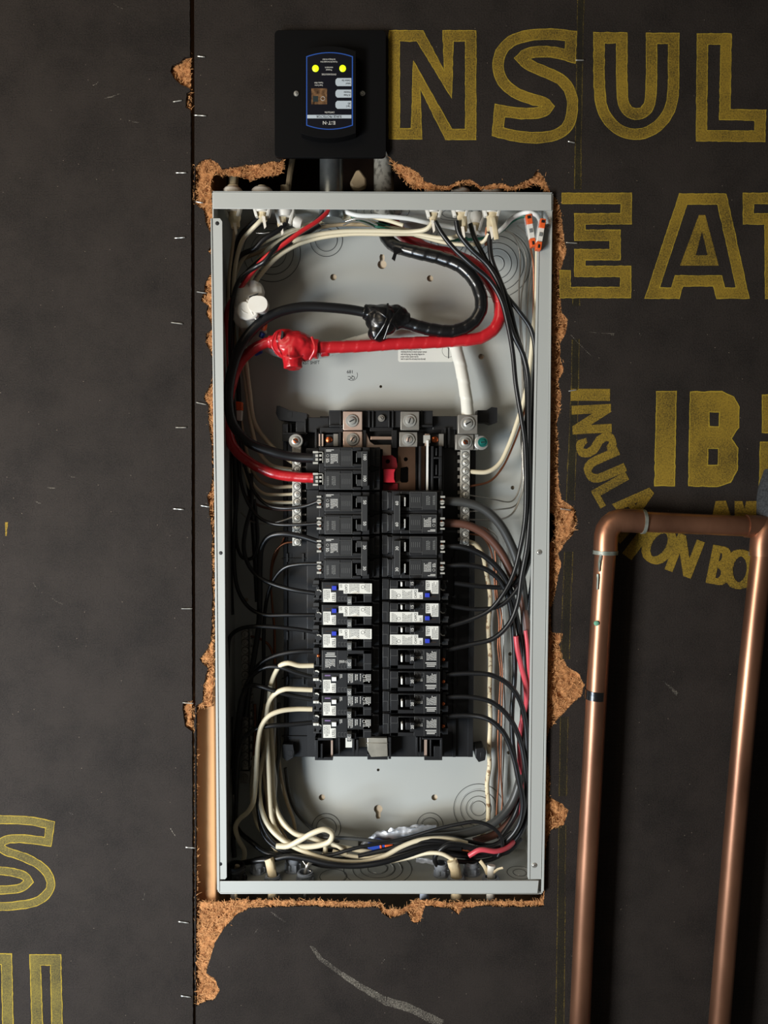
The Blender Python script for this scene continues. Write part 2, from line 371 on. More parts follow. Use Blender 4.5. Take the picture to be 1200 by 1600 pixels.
# ------------------------------------------------------------------ structure: wall boards with the torn opening
def rough(P, amp, step=3.0, seed=0.0):
    out = []; n = len(P)
    for i in range(n):
        a, b = Vector(P[i]), Vector(P[(i + 1) % n]); m = max(1, int((b - a).length / step))
        for k in range(m):
            p = a.lerp(b, k / m)
            q = Vector((p.x * .11 + seed, p.y * .11, seed)); q2 = q * 3.1
            out.append((p.x + amp * (noise.noise(q) * 1.6 + noise.noise(q2)), p.y + amp * (noise.noise(q + Vector((9, 9, 9))) * 1.6 + noise.noise(q2 + Vector((5, 5, 5))))))
    return out
EDGE = [(304,318),(303,262),(312,252),(328,247),(340,254),(346,264),(372,259),(393,257),(408,256),(420,252),(438,251),(443,246),(443,225),(600,225),
 (608,245),(622,255),(640,262),(655,270),(665,283),(680,288),(702,290),(712,283),(735,279),(752,290),(785,285),(800,291),(820,283),(832,275),(840,266),
 (850,275),(855,288),(862,300),(870,312),(878,330),(880,350),(882,375),(886,390),(880,412),(873,432),(876,460),(878,485),(887,500),(885,520),(876,535),
 (877,560),(881,580),(873,595),(877,620),(876,640),(871,660),(874,690),(872,720),(873,750),(877,780),(896,792),(903,812),(896,835),(882,850),(873,865),
 (877,880),(873,900),(868,930),(861,955),(862,988),(882,990),(874,1008),(885,1040),(903,1052),(914,1070),(907,1090),(890,1105),(874,1122),(860,1140),
 (852,1168),(858,1200),(861,1225),(858,1245),(878,1256),(890,1268),(880,1292),(860,1298),(855,1320),(852,1350),(851,1400),(850,1416),(800,1418),(760,1416),
 (724,1420),(715,1429),(702,1419),(664,1416),(658,1440),(645,1442),(636,1425),(630,1430),(610,1436),(599,1428),(590,1418),(540,1419),(480,1416),(440,1417),
 (388,1420),(370,1430),(350,1450),(335,1475),(328,1500),(322,1520),(335,1528),(343,1548),(335,1562),(318,1567),(306,1572),(304,1540),(304,1400),(304,1104), (316,1098),(318,1070),(324,1045),(312,1030),(323,1015),(330,1000),(331.5,930),(330,915),(331.5,890),(330,860),(331.5,838),(328,806),(323,775),(330,765),(331.5,735),(330,700),(326,660),(325,632),(317,622),
 (325,608),(331,598),(331.5,560),(328,548),(321,535),(322,522),(330,514),(330,505),(321,490),(325,478),(314,470),(318,460),(321,440),(328,428),(331,420),(331,400),(325,392),(331,382),(330,365),(322,350),(318,328)]
HOLE = [(331,320),(328,296),(330,281),(338,268),(346,277),(353,273),(376,276),(392,281),(404,277),(420,275),(437,273),(443,262),(443,228),(600,228),
 (611,252),(618,268),(632,282),(648,294),(665,296),(690,297),(704,296),(712,291),(722,286),(738,287),(750,296),(785,294),(800,298),(820,294),(835,287),(845,290),
 (853,300),(863,308),(864,330),(864,400),(863,500),(861,600),(859,700),(858,797),(866,802),(868,842),(857,848),(856,950),(854,1050),(853,1150),(851,1250),(850,1300),
 (848,1400),(840,1407),(700,1410),(650,1405),(637,1414),(628,1420),(604,1421),(594,1410),(480,1407),(380,1406),(345,1408),(307,1411),(306,1108),(331,1103),(333,1060),
 (333,900),(333,700),(333,500),(333,342)]
EDGE_R = rough(EDGE, .9, 3.2, 1.7); HOLE_R = rough(HOLE, .8, 3.2, 4.2)
wall = bpy.data.objects.new('wall_back', None); COL.objects.link(wall); wall['kind'] = 'structure'
wall['label'] = 'wall sheathed in dark woven-faced fibreboard with yellow stencilled lettering'; BASE[wall.name] = Vector((0, 0, 0))
g = MB().use(M['paper'])
g.prism([[(302.5, -600), (2300, -600), (2300, 2200), (307, 2200)], EDGE_R], 0, 3.0)
boardR = g.build('fibreboard_panel', parent=wall)
left = rough([(-1200, -600), (293, -600), (296, -60), (297, 88), (288, 90), (280, 98), (269, 102), (266, 112), (272, 122), (282, 132), (296, 138), (297.5, 142), (291, 146), (290, 168), (298, 172),
              (299, 600), (300, 1095), (286, 1098), (285, 1108), (289, 1135), (300, 1143), (301.5, 1660), (303, 2200), (-1200, 2200)], .45, 4, 8.0)
g = MB().use(M['paper']); g.prism([left], -1.5, 2.0)
boardL = g.build('fibreboard_panel', parent=wall)
def fibre_layer(outer, holes, d, name, parent, n_bits, step=3.4, amp=3.0, under=3):
    """rough brown core seen where the paper face is torn off: triangulated, displaced, with a broken rim and loose fibres"""
    def inside(p, poly):
        x, y = p; c = False; n = len(poly); j = n - 1
        for i in range(n):
            xi, yi = poly[i]; xj, yj = poly[j]
            if (yi > y) != (yj > y) and x < (xj - xi) * (y - yi) / (yj - yi) + xi: c = not c
            j = i
        return c
    V, E = [], []
    for L in [outer] + holes:
        k = len(V); V += [Vector(p) for p in L]; E += [(k + i, k + (i + 1) % len(L)) for i in range(len(L))]
    nb = len(V)
    x0, x1 = min(p[0] for p in outer), max(p[0] for p in outer); y0, y1 = min(p[1] for p in outer), max(p[1] for p in outer)
    keep = []
    y = y0
    while y < y1:
        x = x0
        while x < x1:
            p = (x + random.uniform(-1.2, 1.2), y + random.uniform(-1.2, 1.2))
            if inside(p, outer) and not any(inside(p, h) for h in holes): V.append(Vector(p)); keep.append(p)
            x += step
        y += step
    co, ed, fa, *_ = delaunay_2d_cdt(V, E, [], 0, 1e-5, False)
    P3, FF = [], []
    for p in co:
        q = Vector((p.x * .06, p.y * .06, 0))
        P3.append(W(p.x, p.y, d + amp * (noise.noise(q * 1.0) * 1.4 + noise.noise(q * 3.3) * 1.0 + noise.noise(q * 8) * .6)))
    for f in fa:
        c = (sum(co[i].x for i in f) / len(f), sum(co[i].y for i in f) / len(f))
        if inside(c, outer) and not any(inside(c, h) for h in holes): FF.append(tuple(f))
    g = MB().use(M['fibre']); g.add(P3, FF)
    for h in holes:                                    # the broken inner rim, running back through the board
        fr = [W(p[0], p[1], d - 1) for p in h]; m = len(h)
        bk = [W(p[0] + random.uniform(-1.5, 1.5), p[1] + random.uniform(-1.5, 1.5), 13) for p in h]
        g.add(fr + bk, [(i, (i + 1) % m, m + (i + 1) % m, m + i) for i in range(m)])
    o = g.build(name, parent=parent, sharp=80)
    g = MB().use(M['fibrebit'])
    rim = [q for h in holes for q in h] + list(outer)
    for _ in range(n_bits):
        p = random.choice(keep) if random.random() < .72 else random.choice(rim); a = random.uniform(0, math.pi); L_ = random.uniform(1.0, 4.6); wd = random.uniform(.18, .5); dd = d - .8 - random.uniform(0, 1.8)
        if random.random() < .12: L_ *= 1.8
        u = Vector((math.cos(a), math.sin(a))); n = Vector((-u.y, u.x)); c = Vector((p[0] + random.uniform(-2.5, 2.5), p[1] + random.uniform(-2.5, 2.5))); bend = n * random.uniform(-1.2, 1.2)
        t = random.uniform(-1.5, 1.5)
        g.add([W(*(c - u * L_ - n * wd * .5), dd + t), W(*(c - u * L_ + n * wd * .5), dd + t), W(*(c + bend + n * wd), dd - .6), W(*(c + bend - n * wd), dd - .6), W(*(c + u * L_), dd - t)], [(0, 1, 2, 3), (3, 2, 4)])
    f = g.build('loose_fibres', parent=parent); f['kind'] = 'stuff'
    return o
def grow(P, k):
    cx, cy = sum(p[0] for p in P) / len(P), sum(p[1] for p in P) / len(P)
    return [(p[0] + k * (1 if p[0] > cx else -1), p[1] + k * (1 if p[1] > cy else -1)) for p in P]
fibre_layer([(max(p[0], 302.5), p[1]) for p in EDGE_R], [HOLE_R], 3.4, 'torn_fibre_edge', boardR, 9000)
fibre_layer(rough([(266, 86), (298, 84), (298, 140), (280, 136), (262, 118)], .5, 3), [], 2.8, 'torn_fibre_patch', boardL, 160)
fibre_layer(rough([(289, 143), (299, 142), (299, 174), (289, 172)], .5, 3), [], 2.8, 'torn_fibre_patch', boardL, 60)
fibre_layer(rough([(283, 1096), (299, 1093), (300.5, 1146), (288, 1140)], .5, 3), [], 2.8, 'torn_fibre_patch', boardL, 90)
fibre_layer(rough([(867, 846), (880, 800), (896, 798), (898, 826), (884, 844)], .8, 3), [], .5, 'torn_fibre_patch', boardR, 90)
# lettering printed on the boards
def z2(L): return [(600 + x / 2, 30 + y / 2) for x, y in L]
g = MB()
for pts in ([(32,52),(112,52),(200,204),(200,52),(271,52),(271,360),(202,360),(102,172),(102,358),(32,358)],
            [(585,52),(530,46),(460,48),(400,64),(365,98),(354,145),(365,190),(400,225),(450,248),(500,258),(512,273),(500,290),(450,296),(400,292),(362,285),(355,352),(400,364),(470,372),(530,366),(575,340),(590,290),(588,235),(560,190),(500,163),(450,143),(430,122),(445,107),(490,100),(540,104),(582,116)],
            [(672,58),(743,58),(743,250),(757,285),(790,300),(822,285),(836,250),(836,60),(905,60),(905,235),(893,290),(850,343),(790,364),(730,348),(688,300),(672,240)],
            [(995,62),(1069,62),(1065,298),(1176,300),(1174,366),(992,364)],
            [(935,562),(1056,562),(1121,856),(1052,856),(1042,818),(922,818),(910,856),(838,856)]):
    g.use(M['ink']).outline(z2(pts), 16.5, -.15, len(pts))
g.use(M['ink']).prism([z2([(984,612),(1004,612),(1046,770),(925,770)]), z2([(994,662),(1011,738),(974,738)])], -.15); g.band(z2([(556,560),(757,560),(757,624),(612,624),(612,675),(722,675),(722,736),(612,736),(612,788),(755,788),(755,854),(566,854),(566,785)]), 16.5, -.15)
g.outline(z2([(1300,560),(1139,560),(1139,624),(1206,624),(1208,856),(1300,856)]), 16.5, -.15)
def z5(L): return [(880 + x / 3.75, 580 + y / 3.75) for x, y in L]
def filled(loops):
    g.use(M['inkedge'])
    for l in loops: g.ribbon(l, 1.6, -.3, True)
    g.use(M['ink']); g.prism(loops, -.15)
filled([rough(z5([(548,120),(662,118),(652,672),(536,670)]), .4, 5)])
filled([rough(z5([(745,122),(930,120),(1000,150),(1030,210),(1028,330),(985,395),(1022,450),(1020,580),(980,650),(900,676),(735,672)]), .4, 5), z5([(855,238),(917,238),(913,325),(855,325)]), z5([(848,452),(910,452),(908,552),(845,552)])])
filled([rough(z5([(1168,140),(1330,140),(1330,362),(1166,360)]), .4, 5)]); filled([rough(z5([(1155,415),(1330,415),(1330,668),(1150,668)]), .4, 5)])
g.use(M['ink'])
ARC = [('I', 923, 617, 90), ('N', 925, 655, 87), ('S', 932, 695, 74), ('U', 944, 729, 66), ('L', 957, 764, 60), ('A', 995, 786, 50), ('T', 985, 822, 42), ('I', 998, 845, 36), ('O', 1030, 851, 29), ('N', 1070, 868, 20), ('B', 1124, 883, 10), ('O', 1156, 889, 4), ('A', 1198, 892, 0)]
for i, (c, x, y, r) in enumerate(ARC):
    p = W(x, y, -.15 - .02 * i)
    for k in (-3.4, -2, -.7, .7, 2, 3.4):                # thickened strokes
        a = -R(r); o2 = Vector((math.cos(a), 0, math.sin(a))) * k * PX()
        g.text(c, p + o2 + Vector((0, -.00001 * k, 0)), (60) * PX(), r, 1.1 if c == 'I' else .66)
for pts in ([(1118,783),(1134,782),(1142,806),(1113,806)], [(1148,783),(1160,783),(1163,795),(1166,783),(1183,783),(1183,806),(1148,806)]): g.prism([pts], -.2)
LR = g.build('stencilled_lettering', parent=boardR)
g = MB().use(M['inkfaint'])
RL = [(903,-30),(899,230),(897,310),(893,600),(884,800),(877,1000),(873,1300),(868,1630)]; RR = [(913,-30),(908,230),(908,310),(904,600),(897,800),(890,1000),(884,1300),(881,1630)]
def seg(L, y0, y1):
    def at(y):
        for a, b in zip(L, L[1:]):
            if a[1] <= y <= b[1]: return (a[0] + (b[0] - a[0]) * (y - a[1]) / (b[1] - a[1]), y)
    return [at(y0)] + [p for p in L if y0 < p[1] < y1] + [at(y1)]
for y0, y1 in ((-30, 296), (462, 478), (530, 782), (862, 1030), (1120, 1244), (1290, 1625)):
    g.use(M['inkdots']).ribbon(seg(RL, y0, y1), 1.3, -.1, jit=.6); g.ribbon(seg(RR, y0, y1), 1.3, -.1, jit=.6)
    g.use(M['inkfaint']).ribbon([((a[0] + b[0]) / 2, a[1]) for a, b in zip(seg(RL, y0, y1), seg(RR, y0, y1))], 9, -.07)
g.build('printed_guide_line', parent=boardR)
def z1(L): return [(x / 3.75, 1260 + y / 3.75) for x, y in L]
g = MB().use(M['inkthin'])
g.outline(z1([(-150,90),(-60,76),(60,78),(180,84),(294,108),(280,208),(200,196),(100,186),(25,196),(-5,228),(25,262),(100,282),(200,322),(270,375),(302,440),(290,500),(225,560),(100,584),(-60,588),(-160,570),(-160,330)]), 12.5, -1.65)
g.outline(z1([(-120,375),(0,376),(90,388),(150,408),(168,440),(130,478),(60,490),(-120,490)]), 12.5, -1.65)
g.outline(z1([(-160,893),(38,895),(50,1450),(-160,1450)]), 16.5, -1.65); g.outline(z1([(224,1450),(206,900),(326,900),(338,1450)]), 16.5, -1.65)
g.build('stencilled_lettering', parent=boardL)
g = MB().use(M['scuff'])
g.prism([rough([(484,1478),(492,1480),(505,1497),(530,1515),(560,1534),(600,1556),(640,1568),(694,1594),(690,1603),(676,1600),(640,1582),(600,1570),(560,1545),(525,1520),(498,1500)], .7, 4)], -.12)
g.prism([rough([(421,1424),(427,1426),(447,1440),(444,1442)], .4, 3)], -.12)
g.prism([rough([(1036,1064),(1040,1066),(1060,1082),(1057,1087)], .3, 3)], -.12)
g.build('scuff_mark', parent=boardR)
g = MB().use(M['ink']).prism([rough([(8, 816), (12, 816), (11, 837), (8, 837)], .7, 3)], -1.65); g.build('ink_fleck', parent=boardL)
g = MB().use(M['scuff'])
for x, y, L_, a in ((80, 762, 12, .1), (112, 744, 10, .3), (55, 915, 12, .9), (90, 940, 18, .5), (175, 150, 26, -.3), (210, 190, 20, .2), (185, 10, 18, .5), (150, 130, 12, -.6), (60, 785, 8, .4), (110, 1270, 10, .6), (270, 1300, 14, 1), (225, 1400, 12, 1.8)):
    u = (math.cos(a) * L_ / 2, math.sin(a) * L_ / 2); g.ribbon([(x - u[0], y - u[1]), (x, y + 1), (x + u[0], y + u[1])], 1.1, -1.65, jit=.5)
f_ = g.build('light_scratches', parent=boardL); f_['kind'] = 'stuff'
g = MB().use(M['scuff'])
for x, y, L_, a in ((400, 1455, 8, -1), (972, 254, 10, 1.2), (980, 1000, 9, .8), (660, 1460, 7, 1), (600, 1500, 4, -.8), (632, 1514, 3, 0), (1000, 522, 6, 1), (957, 523, 5, 0), (940, 520, 40, .05), (908, 540, 46, .8), (1000, 1255, 5, 1)):
    u = (math.cos(a) * L_ / 2, math.sin(a) * L_ / 2); g.ribbon([(x - u[0], y - u[1]), (x, y + .6), (x + u[0], y + u[1])], .9, -.15, jit=.5)
f_ = g.build('light_scratches', parent=boardR); f_['kind'] = 'stuff'
# framing behind the sheathing
def stud(x0, x1, d0, d1, name='stud'):
    p, q = W(x0, 1250, d0), W(x1, 1250, d0)
    return MB().use(M['wood']).box((p.x, d0 / 1000, EYE - 1.0), (q.x, d1 / 1000, EYE + 1.0)).build(name, parent=wall, bevel=.002)
stud(268, 337, 14, 103); s2 = stud(866, 925, 14, 103)
MB().use(M['darkwood']).box((-1.2, .150, EYE - 1.1), (1.2, .16, EYE + 1.1)).build('cavity_backing', parent=wall)
p, q = W(350, 250, 102), W(860, 1440, 102)
MB().use(M['pale_wood']).box((p.x, .1010, q.z), (q.x, .120, p.z - .075)).build('backing_board', parent=wall)

# ------------------------------------------------------------------ enclosure
XL, XR = W(336, 850, -4).x, W(856, 850, -4).x
ZT, ZB = W(600, 300, -4).z, W(600, 1396, -4).z
XC = (XL + XR) / 2
enc = thing('breaker_panel_enclosure', 'tall open grey steel electrical box set into the torn wall', 'electrical panel', (XC, .0, ZB))
def back(px, py, d=97): return W(px, py, d)
def circ(px, py, r, d=97, n=20):
    c = W(px, py, d); rr = r * PX(d); return [c + Vector((math.cos(a) * rr, 0, math.sin(a) * rr)) for a in (2 * math.pi * i / n for i in range(n))]
def keyhole(px, py, d=97):
    c = W(px, py, d); k = PX(d); P = []
    for i in range(13): a = -math.pi * .32 + 2 * math.pi * .82 * i / 12 - math.pi * .0; P.append((math.cos(a + 0) * 7 * k, math.sin(a) * 7 * k))
    A = [(6.5 * math.cos(R(a)), -6.5 + 7 * math.sin(R(a))) for a in range(125, 125 + 301, 25)]
    A = [(-3.4, 0)] + [(7 * math.cos(R(a)), -5 + 7 * math.sin(R(a))) for a in range(125, 416, 24)] + [(3.4, 0), (4, 7), (2.5, 10.5), (-2.5, 10.5), (-4, 7)]
    return [c + Vector((x * k, 0, y * k)) for x, y in A]
def keyhole2(px, py): 
    c = W(px, py, 97); k = PX(97)
    A = [(7 * math.cos(R(a)), 4 + 7 * math.sin(R(a))) for a in range(-55, 236, 24)] + [(-3.6, -4), (-4, -8), (-2.5, -12), (2.5, -12), (4, -8), (3.6, -4)]
    return [c + Vector((x * k, 0, y * k)) for x, y in A]
corner = [Vector((XL + .0005, .097, ZT)), Vector((XR - .0005, .097, ZT)), Vector((XR - .0005, .097, ZB)), Vector((XL + .0005, .097, ZB))]
holes = [keyhole(597, 408), keyhole2(591, 1268)] + [circ(x, y, r, n=14) for x, y, r in ((521, 433, 5), (672, 435, 5), (752, 557, 4.5), (595, 604, 2.2), (801, 762, 3), (503, 1246, 5), (679, 1246, 5), (591, 1203, 2.3), (797, 1022, 3), (795, 1176, 3), (800, 676, 2.5), (385, 937, 3))]
MB().use(M['grey']).prism([corner] + holes, 97, 98.2, raw=True).build('back_panel', parent=enc, sharp=30)
t = .0013
for nm, a, b in (('side_wall', (XL, -.004, ZB), (XL + t, .0975, ZT)), ('side_wall', (XR - t, -.004, ZB), (XR, .0975, ZT)), ('top_wall', (XL, -.004, ZT - t), (XR, .0975, ZT)), ('bottom_wall', (XL, -.004, ZB), (XR, .0975, ZB + t))):
    MB().use(M['grey']).box(a, b).build(nm, parent=enc)
k4 = PX(-4)
def fl(loop, d0=-5.2, d1=-4.0, name='flange', lip=None):
    g = MB().use(M['grey']).prism([loop], d0, d1)
    if lip: g.pbox(*lip)
    return g.build(name, parent=enc, bevel=.0004)
fl([(333,300),(862,303),(862,329),(333,326)], -5.4, -4.2, lip=None)
fl([(341,1377),(842,1376),(840,1396),(344,1397)], -5.4, -4.2)
fl([(329,341),(344,341),(347.5,346),(351,800),(354.5,1371),(352,1374),(342,1374),(336,800)], -5.0, -3.8)
fl([(846,350),(861,350),(854,900),(846,1374),(826,1374),(832,900),(843,352)], -5.0, -3.8)
# folded returns that give the flanges their bright edges
g = MB().use(M['grey']); g.pbox(332, 298.5, 863, 301, -6.2, 3); g.build('folded_edge', parent=enc, bevel=.0004)
g = MB().use(M['grey']); g.pbox(343, 1395, 842, 1397.5, -6.0, 3); g.build('folded_edge', parent=enc, bevel=.0004)
g = MB().use(M['grey']).prism([[(329,341),(331,341),(338,800),(343,1374),(343,1394),(339,1390),(335,800)]], -6.0, -3); g.build('folded_edge', parent=enc, bevel=.0003)
g = MB().use(M['grey']).prism([[(861,330),(863,330),(858,900),(850,1392),(847,1394),(847,1376),(855,900)]], -5.8, -3); g.build('folded_edge', parent=enc, bevel=.0003)
g = MB().use(M['grey']).prism([[(841,352),(843.5,352),(833,900),(828,1374),(825.5,1374),(831,900)]], -5.6, 1); g.build('folded_edge', parent=enc, bevel=.0003)
def screw_on(g, px, py, d, rpx, metal='zinc', core=None, slot=True, h=2.5, ax=(0, -1, 0)):
    c = W(px, py, d); r = rpx * PX(d)
    g.use(M[metal]).lathe(c, ax, [(r, 0), (r, h * .0004), (r * .92, h * .0006), (r * .62, h * .0006), (r * .62, h * .001), (r * .5, h * .00125), (r * .3, h * .0013)], 18)
    if core: g.use(M[core]).lathe(c + Vector((0, -h * .0013, 0)), ax, [(r * .36, 0), (r * .33, .0004), (r * .15, .0007)], 12)
    if slot:
        a = random.uniform(0, math.pi); e = Vector((math.cos(a), 0, math.sin(a))) * r * .42; n = Vector((-e.z, 0, e.x)) * .22; c2 = c + Vector((0, -h * .0013 - (.0008 if core else .00012), 0))
        g.use(M['dark']).add([c2 + e + n, c2 + e - n, c2 - e - n, c2 - e + n], [(0, 1, 2, 3)])  # dark quad laid on the head paints the shaded slot
for (x, y, r, m) in ((339.5, 349, 3.2, 'dark'), (345, 864, 3.0, 'dark'), (344.5, 1350, 3.0, 'dark')):
    g = MB().use(M[m]).lathe(W(x, y, -5.0), (0, -1, 0), [(r * k4, 0), (r * k4 * .9, .0001)], 16); g.build('screw_hole', parent=enc)
for (x, y) in ((856, 354), (842, 863), (834.5, 1352)):
    g = MB(); screw_on(g, x, y, -5.2, 4.2, h=1.2); g.build('rivet', parent=enc)
# knockouts stamped in back, bottom and top
def knock(px, py, radii, arcs=False):
    g = MB(); c = W(px, py, 96.9)
    for i, r in enumerate(radii):
        g.use(M['groove']).torus(c, (0, 1, 0), r * PX(97), .00035, 48, 5)
        g.use(M['grey']).torus(c + Vector((0, .0003, 0)), (0, 1, 0), r * PX(97) - .001, .0007, 48, 6)
        if i % 2 == 0: g.use(M['ring_glint']).torus(c + Vector((0, -.0002, 0)), (0, 1, 0), (r + 2.6) * PX(97), .0005, 40, 5, .16, math.pi * (1.2 + .13 * i))
    return g.build('knockout', parent=enc)
knock(510, 375, (17, 25)); knock(425, 395, (12, 22, 33, 44)); knock(776, 412, (12, 23, 32, 42, 52)); knock(700, 372, (18, 27))
knock(748, 1263, (12, 20, 29, 40)); knock(672, 1290, (13, 21)); knock(510, 1293, (16, 23))
def knock_h(x, d, radii, z, s=1):
    g = MB(); c = Vector((x, d / 1000, z))
    for i, r in enumerate(radii):
        g.use(M['groove']).torus(c, (0, 0, 1), r, .0004, 48, 5)
        g.use(M['ring_glint']).torus(c + Vector((0, 0, .0002 * s)), (0, 0, 1), r - .0016, .0005, 40, 5, .35, math.pi * 1.1 + i)
    return g.build('knockout', parent=enc)
knock_h(W(590, 1350, 30).x, 48, (.012, .021, .030, .041), ZB + t); knock_h(W(810, 1350, 50).x, 40, (.008, .015), ZB + t); knock_h(W(520, 1360, 20).x, 30, (.016,), ZB + t)
knock_h(W(598, 330, 50).x, 55, (.014, .022, .031), ZT - t, -1); knock_h(W(520, 330, 50).x, 62, (.012,), ZT - t, -1); knock_h(W(715, 330, 60).x, 60, (.018, .026), ZT - t, -1)
# printed sticker and stamps on the back panel
g = MB().use(M['label']).prism([[(622, 520), (706, 520), (709, 523), (709, 563), (706, 565.5), (624, 565.5), (622, 563)]], 96.8, 97)
g.use(M['print'])
for i, s_ in enumerate(('to the bottom', 'torque the bonding screw prior to', 'mounting the box to ensure proper contact', 'with the lug tang. See wiring diagram for', 'proper torque. Spacer may be', 'used to space the unit away from the wall')):
    vs, _ = text2d(s_); wd = max(v[0] for v in vs) * 2
    g.text(s_, W(625 + wd * 2.9 * .58 / 2, 542 + i * 3.75, 96.7), 2.7 * PX(97), 0, .58)
g.torus(W(701, 548, 96.8), (0, 1, 0), 10 * PX(97), .0002, 30, 4); g.pbox(700.3, 541, 701.6, 560, 96.7, 96.8); g.torus(W(701, 543, 96.8), (0, 1, 0), 1.8 * PX(97), .0002, 12, 4)
g.build('instruction_sticker', parent=enc)['label'] = 'white instruction sticker with small dark print'
g = MB().use(M['print'])
g.text('FIRST SHIFT', W(484, 566.5, 96.9), 5.2 * PX(97), -2, .8)
g.text('QC', W(549, 590.5, 96.9), 5.2 * PX(97), 180, 1); g.text('189', W(547, 581, 96.9), 4.8 * PX(97), 180, 1); g.torus(W(550, 586, 96.95), (0, 1, 0), 8.5 * PX(97), .00025, 36, 4, .45, math.pi * .1)
g.build('ink_stamp', parent=enc)

# ------------------------------------------------------------------ bus assembly (black plastic carrier with bars and lugs)
bus = thing('breaker_bus_assembly', 'black plastic bus carrier with metal lugs, centred on the back panel behind the breakers', 'bus bar', (W(595, 1185, 90).x, .097, W(595, 1185, 90).z))
g = MB().use(M['black'])
g.pbox(442, 662, 500, 1183, 78, 96); g.pbox(690, 655, 738, 1183, 78, 96)
g.pbox(500, 650, 690, 1183, 74, 96); g.pbox(479, 765, 499, 1183, 66, 80); g.pbox(478, 700, 498, 765, 62, 80)
g.pbox(514, 641, 676, 668, 62, 90); g.pbox(462, 652, 514, 676, 70, 90); g.pbox(676, 650, 722, 672, 70, 90)
g.pbox(441, 662, 456, 690, 70, 90); g.pbox(690, 668, 712, 700, 72, 90)
g.build('carrier', parent=bus, bevel=.0008)
RB = []                                               # ribs and webs of the carrier, each its own part
for x in (532, 577, 583, 608, 614, 659): RB.append((x - .8, 641, x + .8, 668, 59, 64))
for a in ((514, 641, 676, 643, 60, 64), (514, 664, 536, 667, 58, 64), (656, 664, 676, 667, 58, 64), (448, 662, 450, 678, 66, 72), (476, 655, 478, 680, 66, 72), (442, 676, 480, 678.5, 66, 72), (492, 670, 495, 700, 64, 72),
          (694, 668, 697, 700, 66, 74), (700, 668, 703, 700, 66, 74), (655, 697, 657.5, 766, 50, 74), (674, 697, 677, 766, 48, 74), (681, 700, 683, 712, 48, 60), (678, 714, 690, 717, 48, 60), (681, 726, 683, 742, 48, 60), (678, 744, 690, 747, 48, 60), (686, 697, 690, 766, 50, 72),
          (567, 672, 572, 700, 62, 74), (612, 672, 620, 700, 60, 74), (578, 668, 614, 674, 62, 70), (500, 668, 536, 676, 64, 72), (500, 676, 503, 700, 60, 72), (529, 676, 533, 700, 60, 72),
          (440, 872, 500, 873.5, 76, 80), (440, 960, 500, 961.5, 76, 80), (440, 1060, 500, 1061.5, 76, 80), (440, 1150, 500, 1151.5, 76, 80), (448, 662, 449, 1183, 76, 80), (736, 655, 739, 1183, 74, 96), (710, 860, 712, 1183, 74, 80),
          (492, 1153, 520, 1157, 50, 76), (492, 1153, 497, 1187, 50, 76), (500, 1162, 504, 1186, 54, 76), (492, 1183, 520, 1188, 56, 90), (529, 1153, 531, 1182, 56, 76), (551, 1153, 554, 1182, 52, 76), (557, 1156, 560, 1180, 50, 76), (574, 1178, 606, 1187, 62, 90), (607, 1152, 611, 1186, 56, 76),
          (650, 1152, 653, 1182, 60, 76), (656, 1152, 658, 1182, 60, 76), (663, 1182, 691, 1188, 56, 90), (672, 1153, 674, 1182, 54, 76), (678, 1166, 688, 1184, 54, 76), (660, 1153, 691, 1156, 50, 76), (688, 1153, 691, 1187, 52, 76)):
    RB.append(a)
for x0, y0 in ((445, 864), (445, 986), (445, 1056), (470, 864), (470, 986), (470, 1056), (705, 870), (705, 930), (705, 1056)):
    MB().use(M['dark']).pbox(x0, y0, x0 + 11, y0 + 15, 77.5, 79).use(M['moulded']).pbox(x0 + 2, y0 + 1, x0 + 5, y0 + 14, 75.5, 79).build('slot', parent=bus)
for a in RB: MB().use(M['black']).pbox(*a).build('rib', parent=bus, bevel=.0003)
for nm, L in (('hook', [(432,634),(437,634),(452,641),(480,646),(480,660),(452,658),(436,656),(431,646)]), ('hook', [(746,641),(760,641),(768,636),(777,637),(777,660),(768,663),(760,660),(746,660)]),
              ('hook', [(441,1163),(458,1163),(460,1176),(458,1184),(448,1190),(441,1184)]), ('hook', [(743,1170),(756,1168),(760,1176),(758,1188),(748,1191),(743,1184)])):
    g = MB().use(M['black']).prism([L], 68, 92)
    x0 = sum(p[0] for p in L) / len(L); y0 = sum(p[1] for p in L) / len(L); g.use(M['dark']).pbox(x0 - 1, y0 - 4, x0 + 7, y0 + 5, 67.8, 69)
    g.build(nm, parent=bus, bevel=.0008)
def lug(x0, y0, x1, y1, d, matn, sx, sy, r, core=None, label=None, sm='zinc'):
    o = MB().use(M[matn]).pbox(x0, y0, x1, y1, d, d + 14).build('lug', parent=bus, bevel=.0006)
    g = MB(); screw_on(g, sx, sy, d, r, sm, core, h=3.2); g.build('screw', parent=o)
    if label: o['label'] = label
lug(536, 643, 566, 672, 54, 'pinktin', 550, 657.5, 10); lug(536, 674, 566, 700, 60, 'pinktin', 551, 686.5, 10, 'pinktin')
lug(626, 643, 655, 672, 54, 'oldtin', 640, 657.5, 10); lug(624, 675, 652, 698, 59, 'oldtin', 638, 687, 10, 'pinktin')
lug(716, 648, 746, 678, 50, 'oldtin', 731, 661.5, 11); lug(712, 679, 740, 703, 56, 'oldtin', 727, 691, 10.5, 'copper')
g = MB().use(M['zinc']).pbox(741, 679, 747, 703, 58, 72); c = W(752, 692, 58); g.lathe(c, (0, -1, 0), [(11 * PX(58), -.006), (11 * PX(58), 0), (9.5 * PX(58), .0006)], 24)
o = g.build('bonding_strap', parent=bus); g = MB(); screw_on(g, 754, 691, 56.5, 7.5, 'greenscrew', h=2.5); g.build('bonding_screw', parent=o)['label'] = 'green bonding screw'
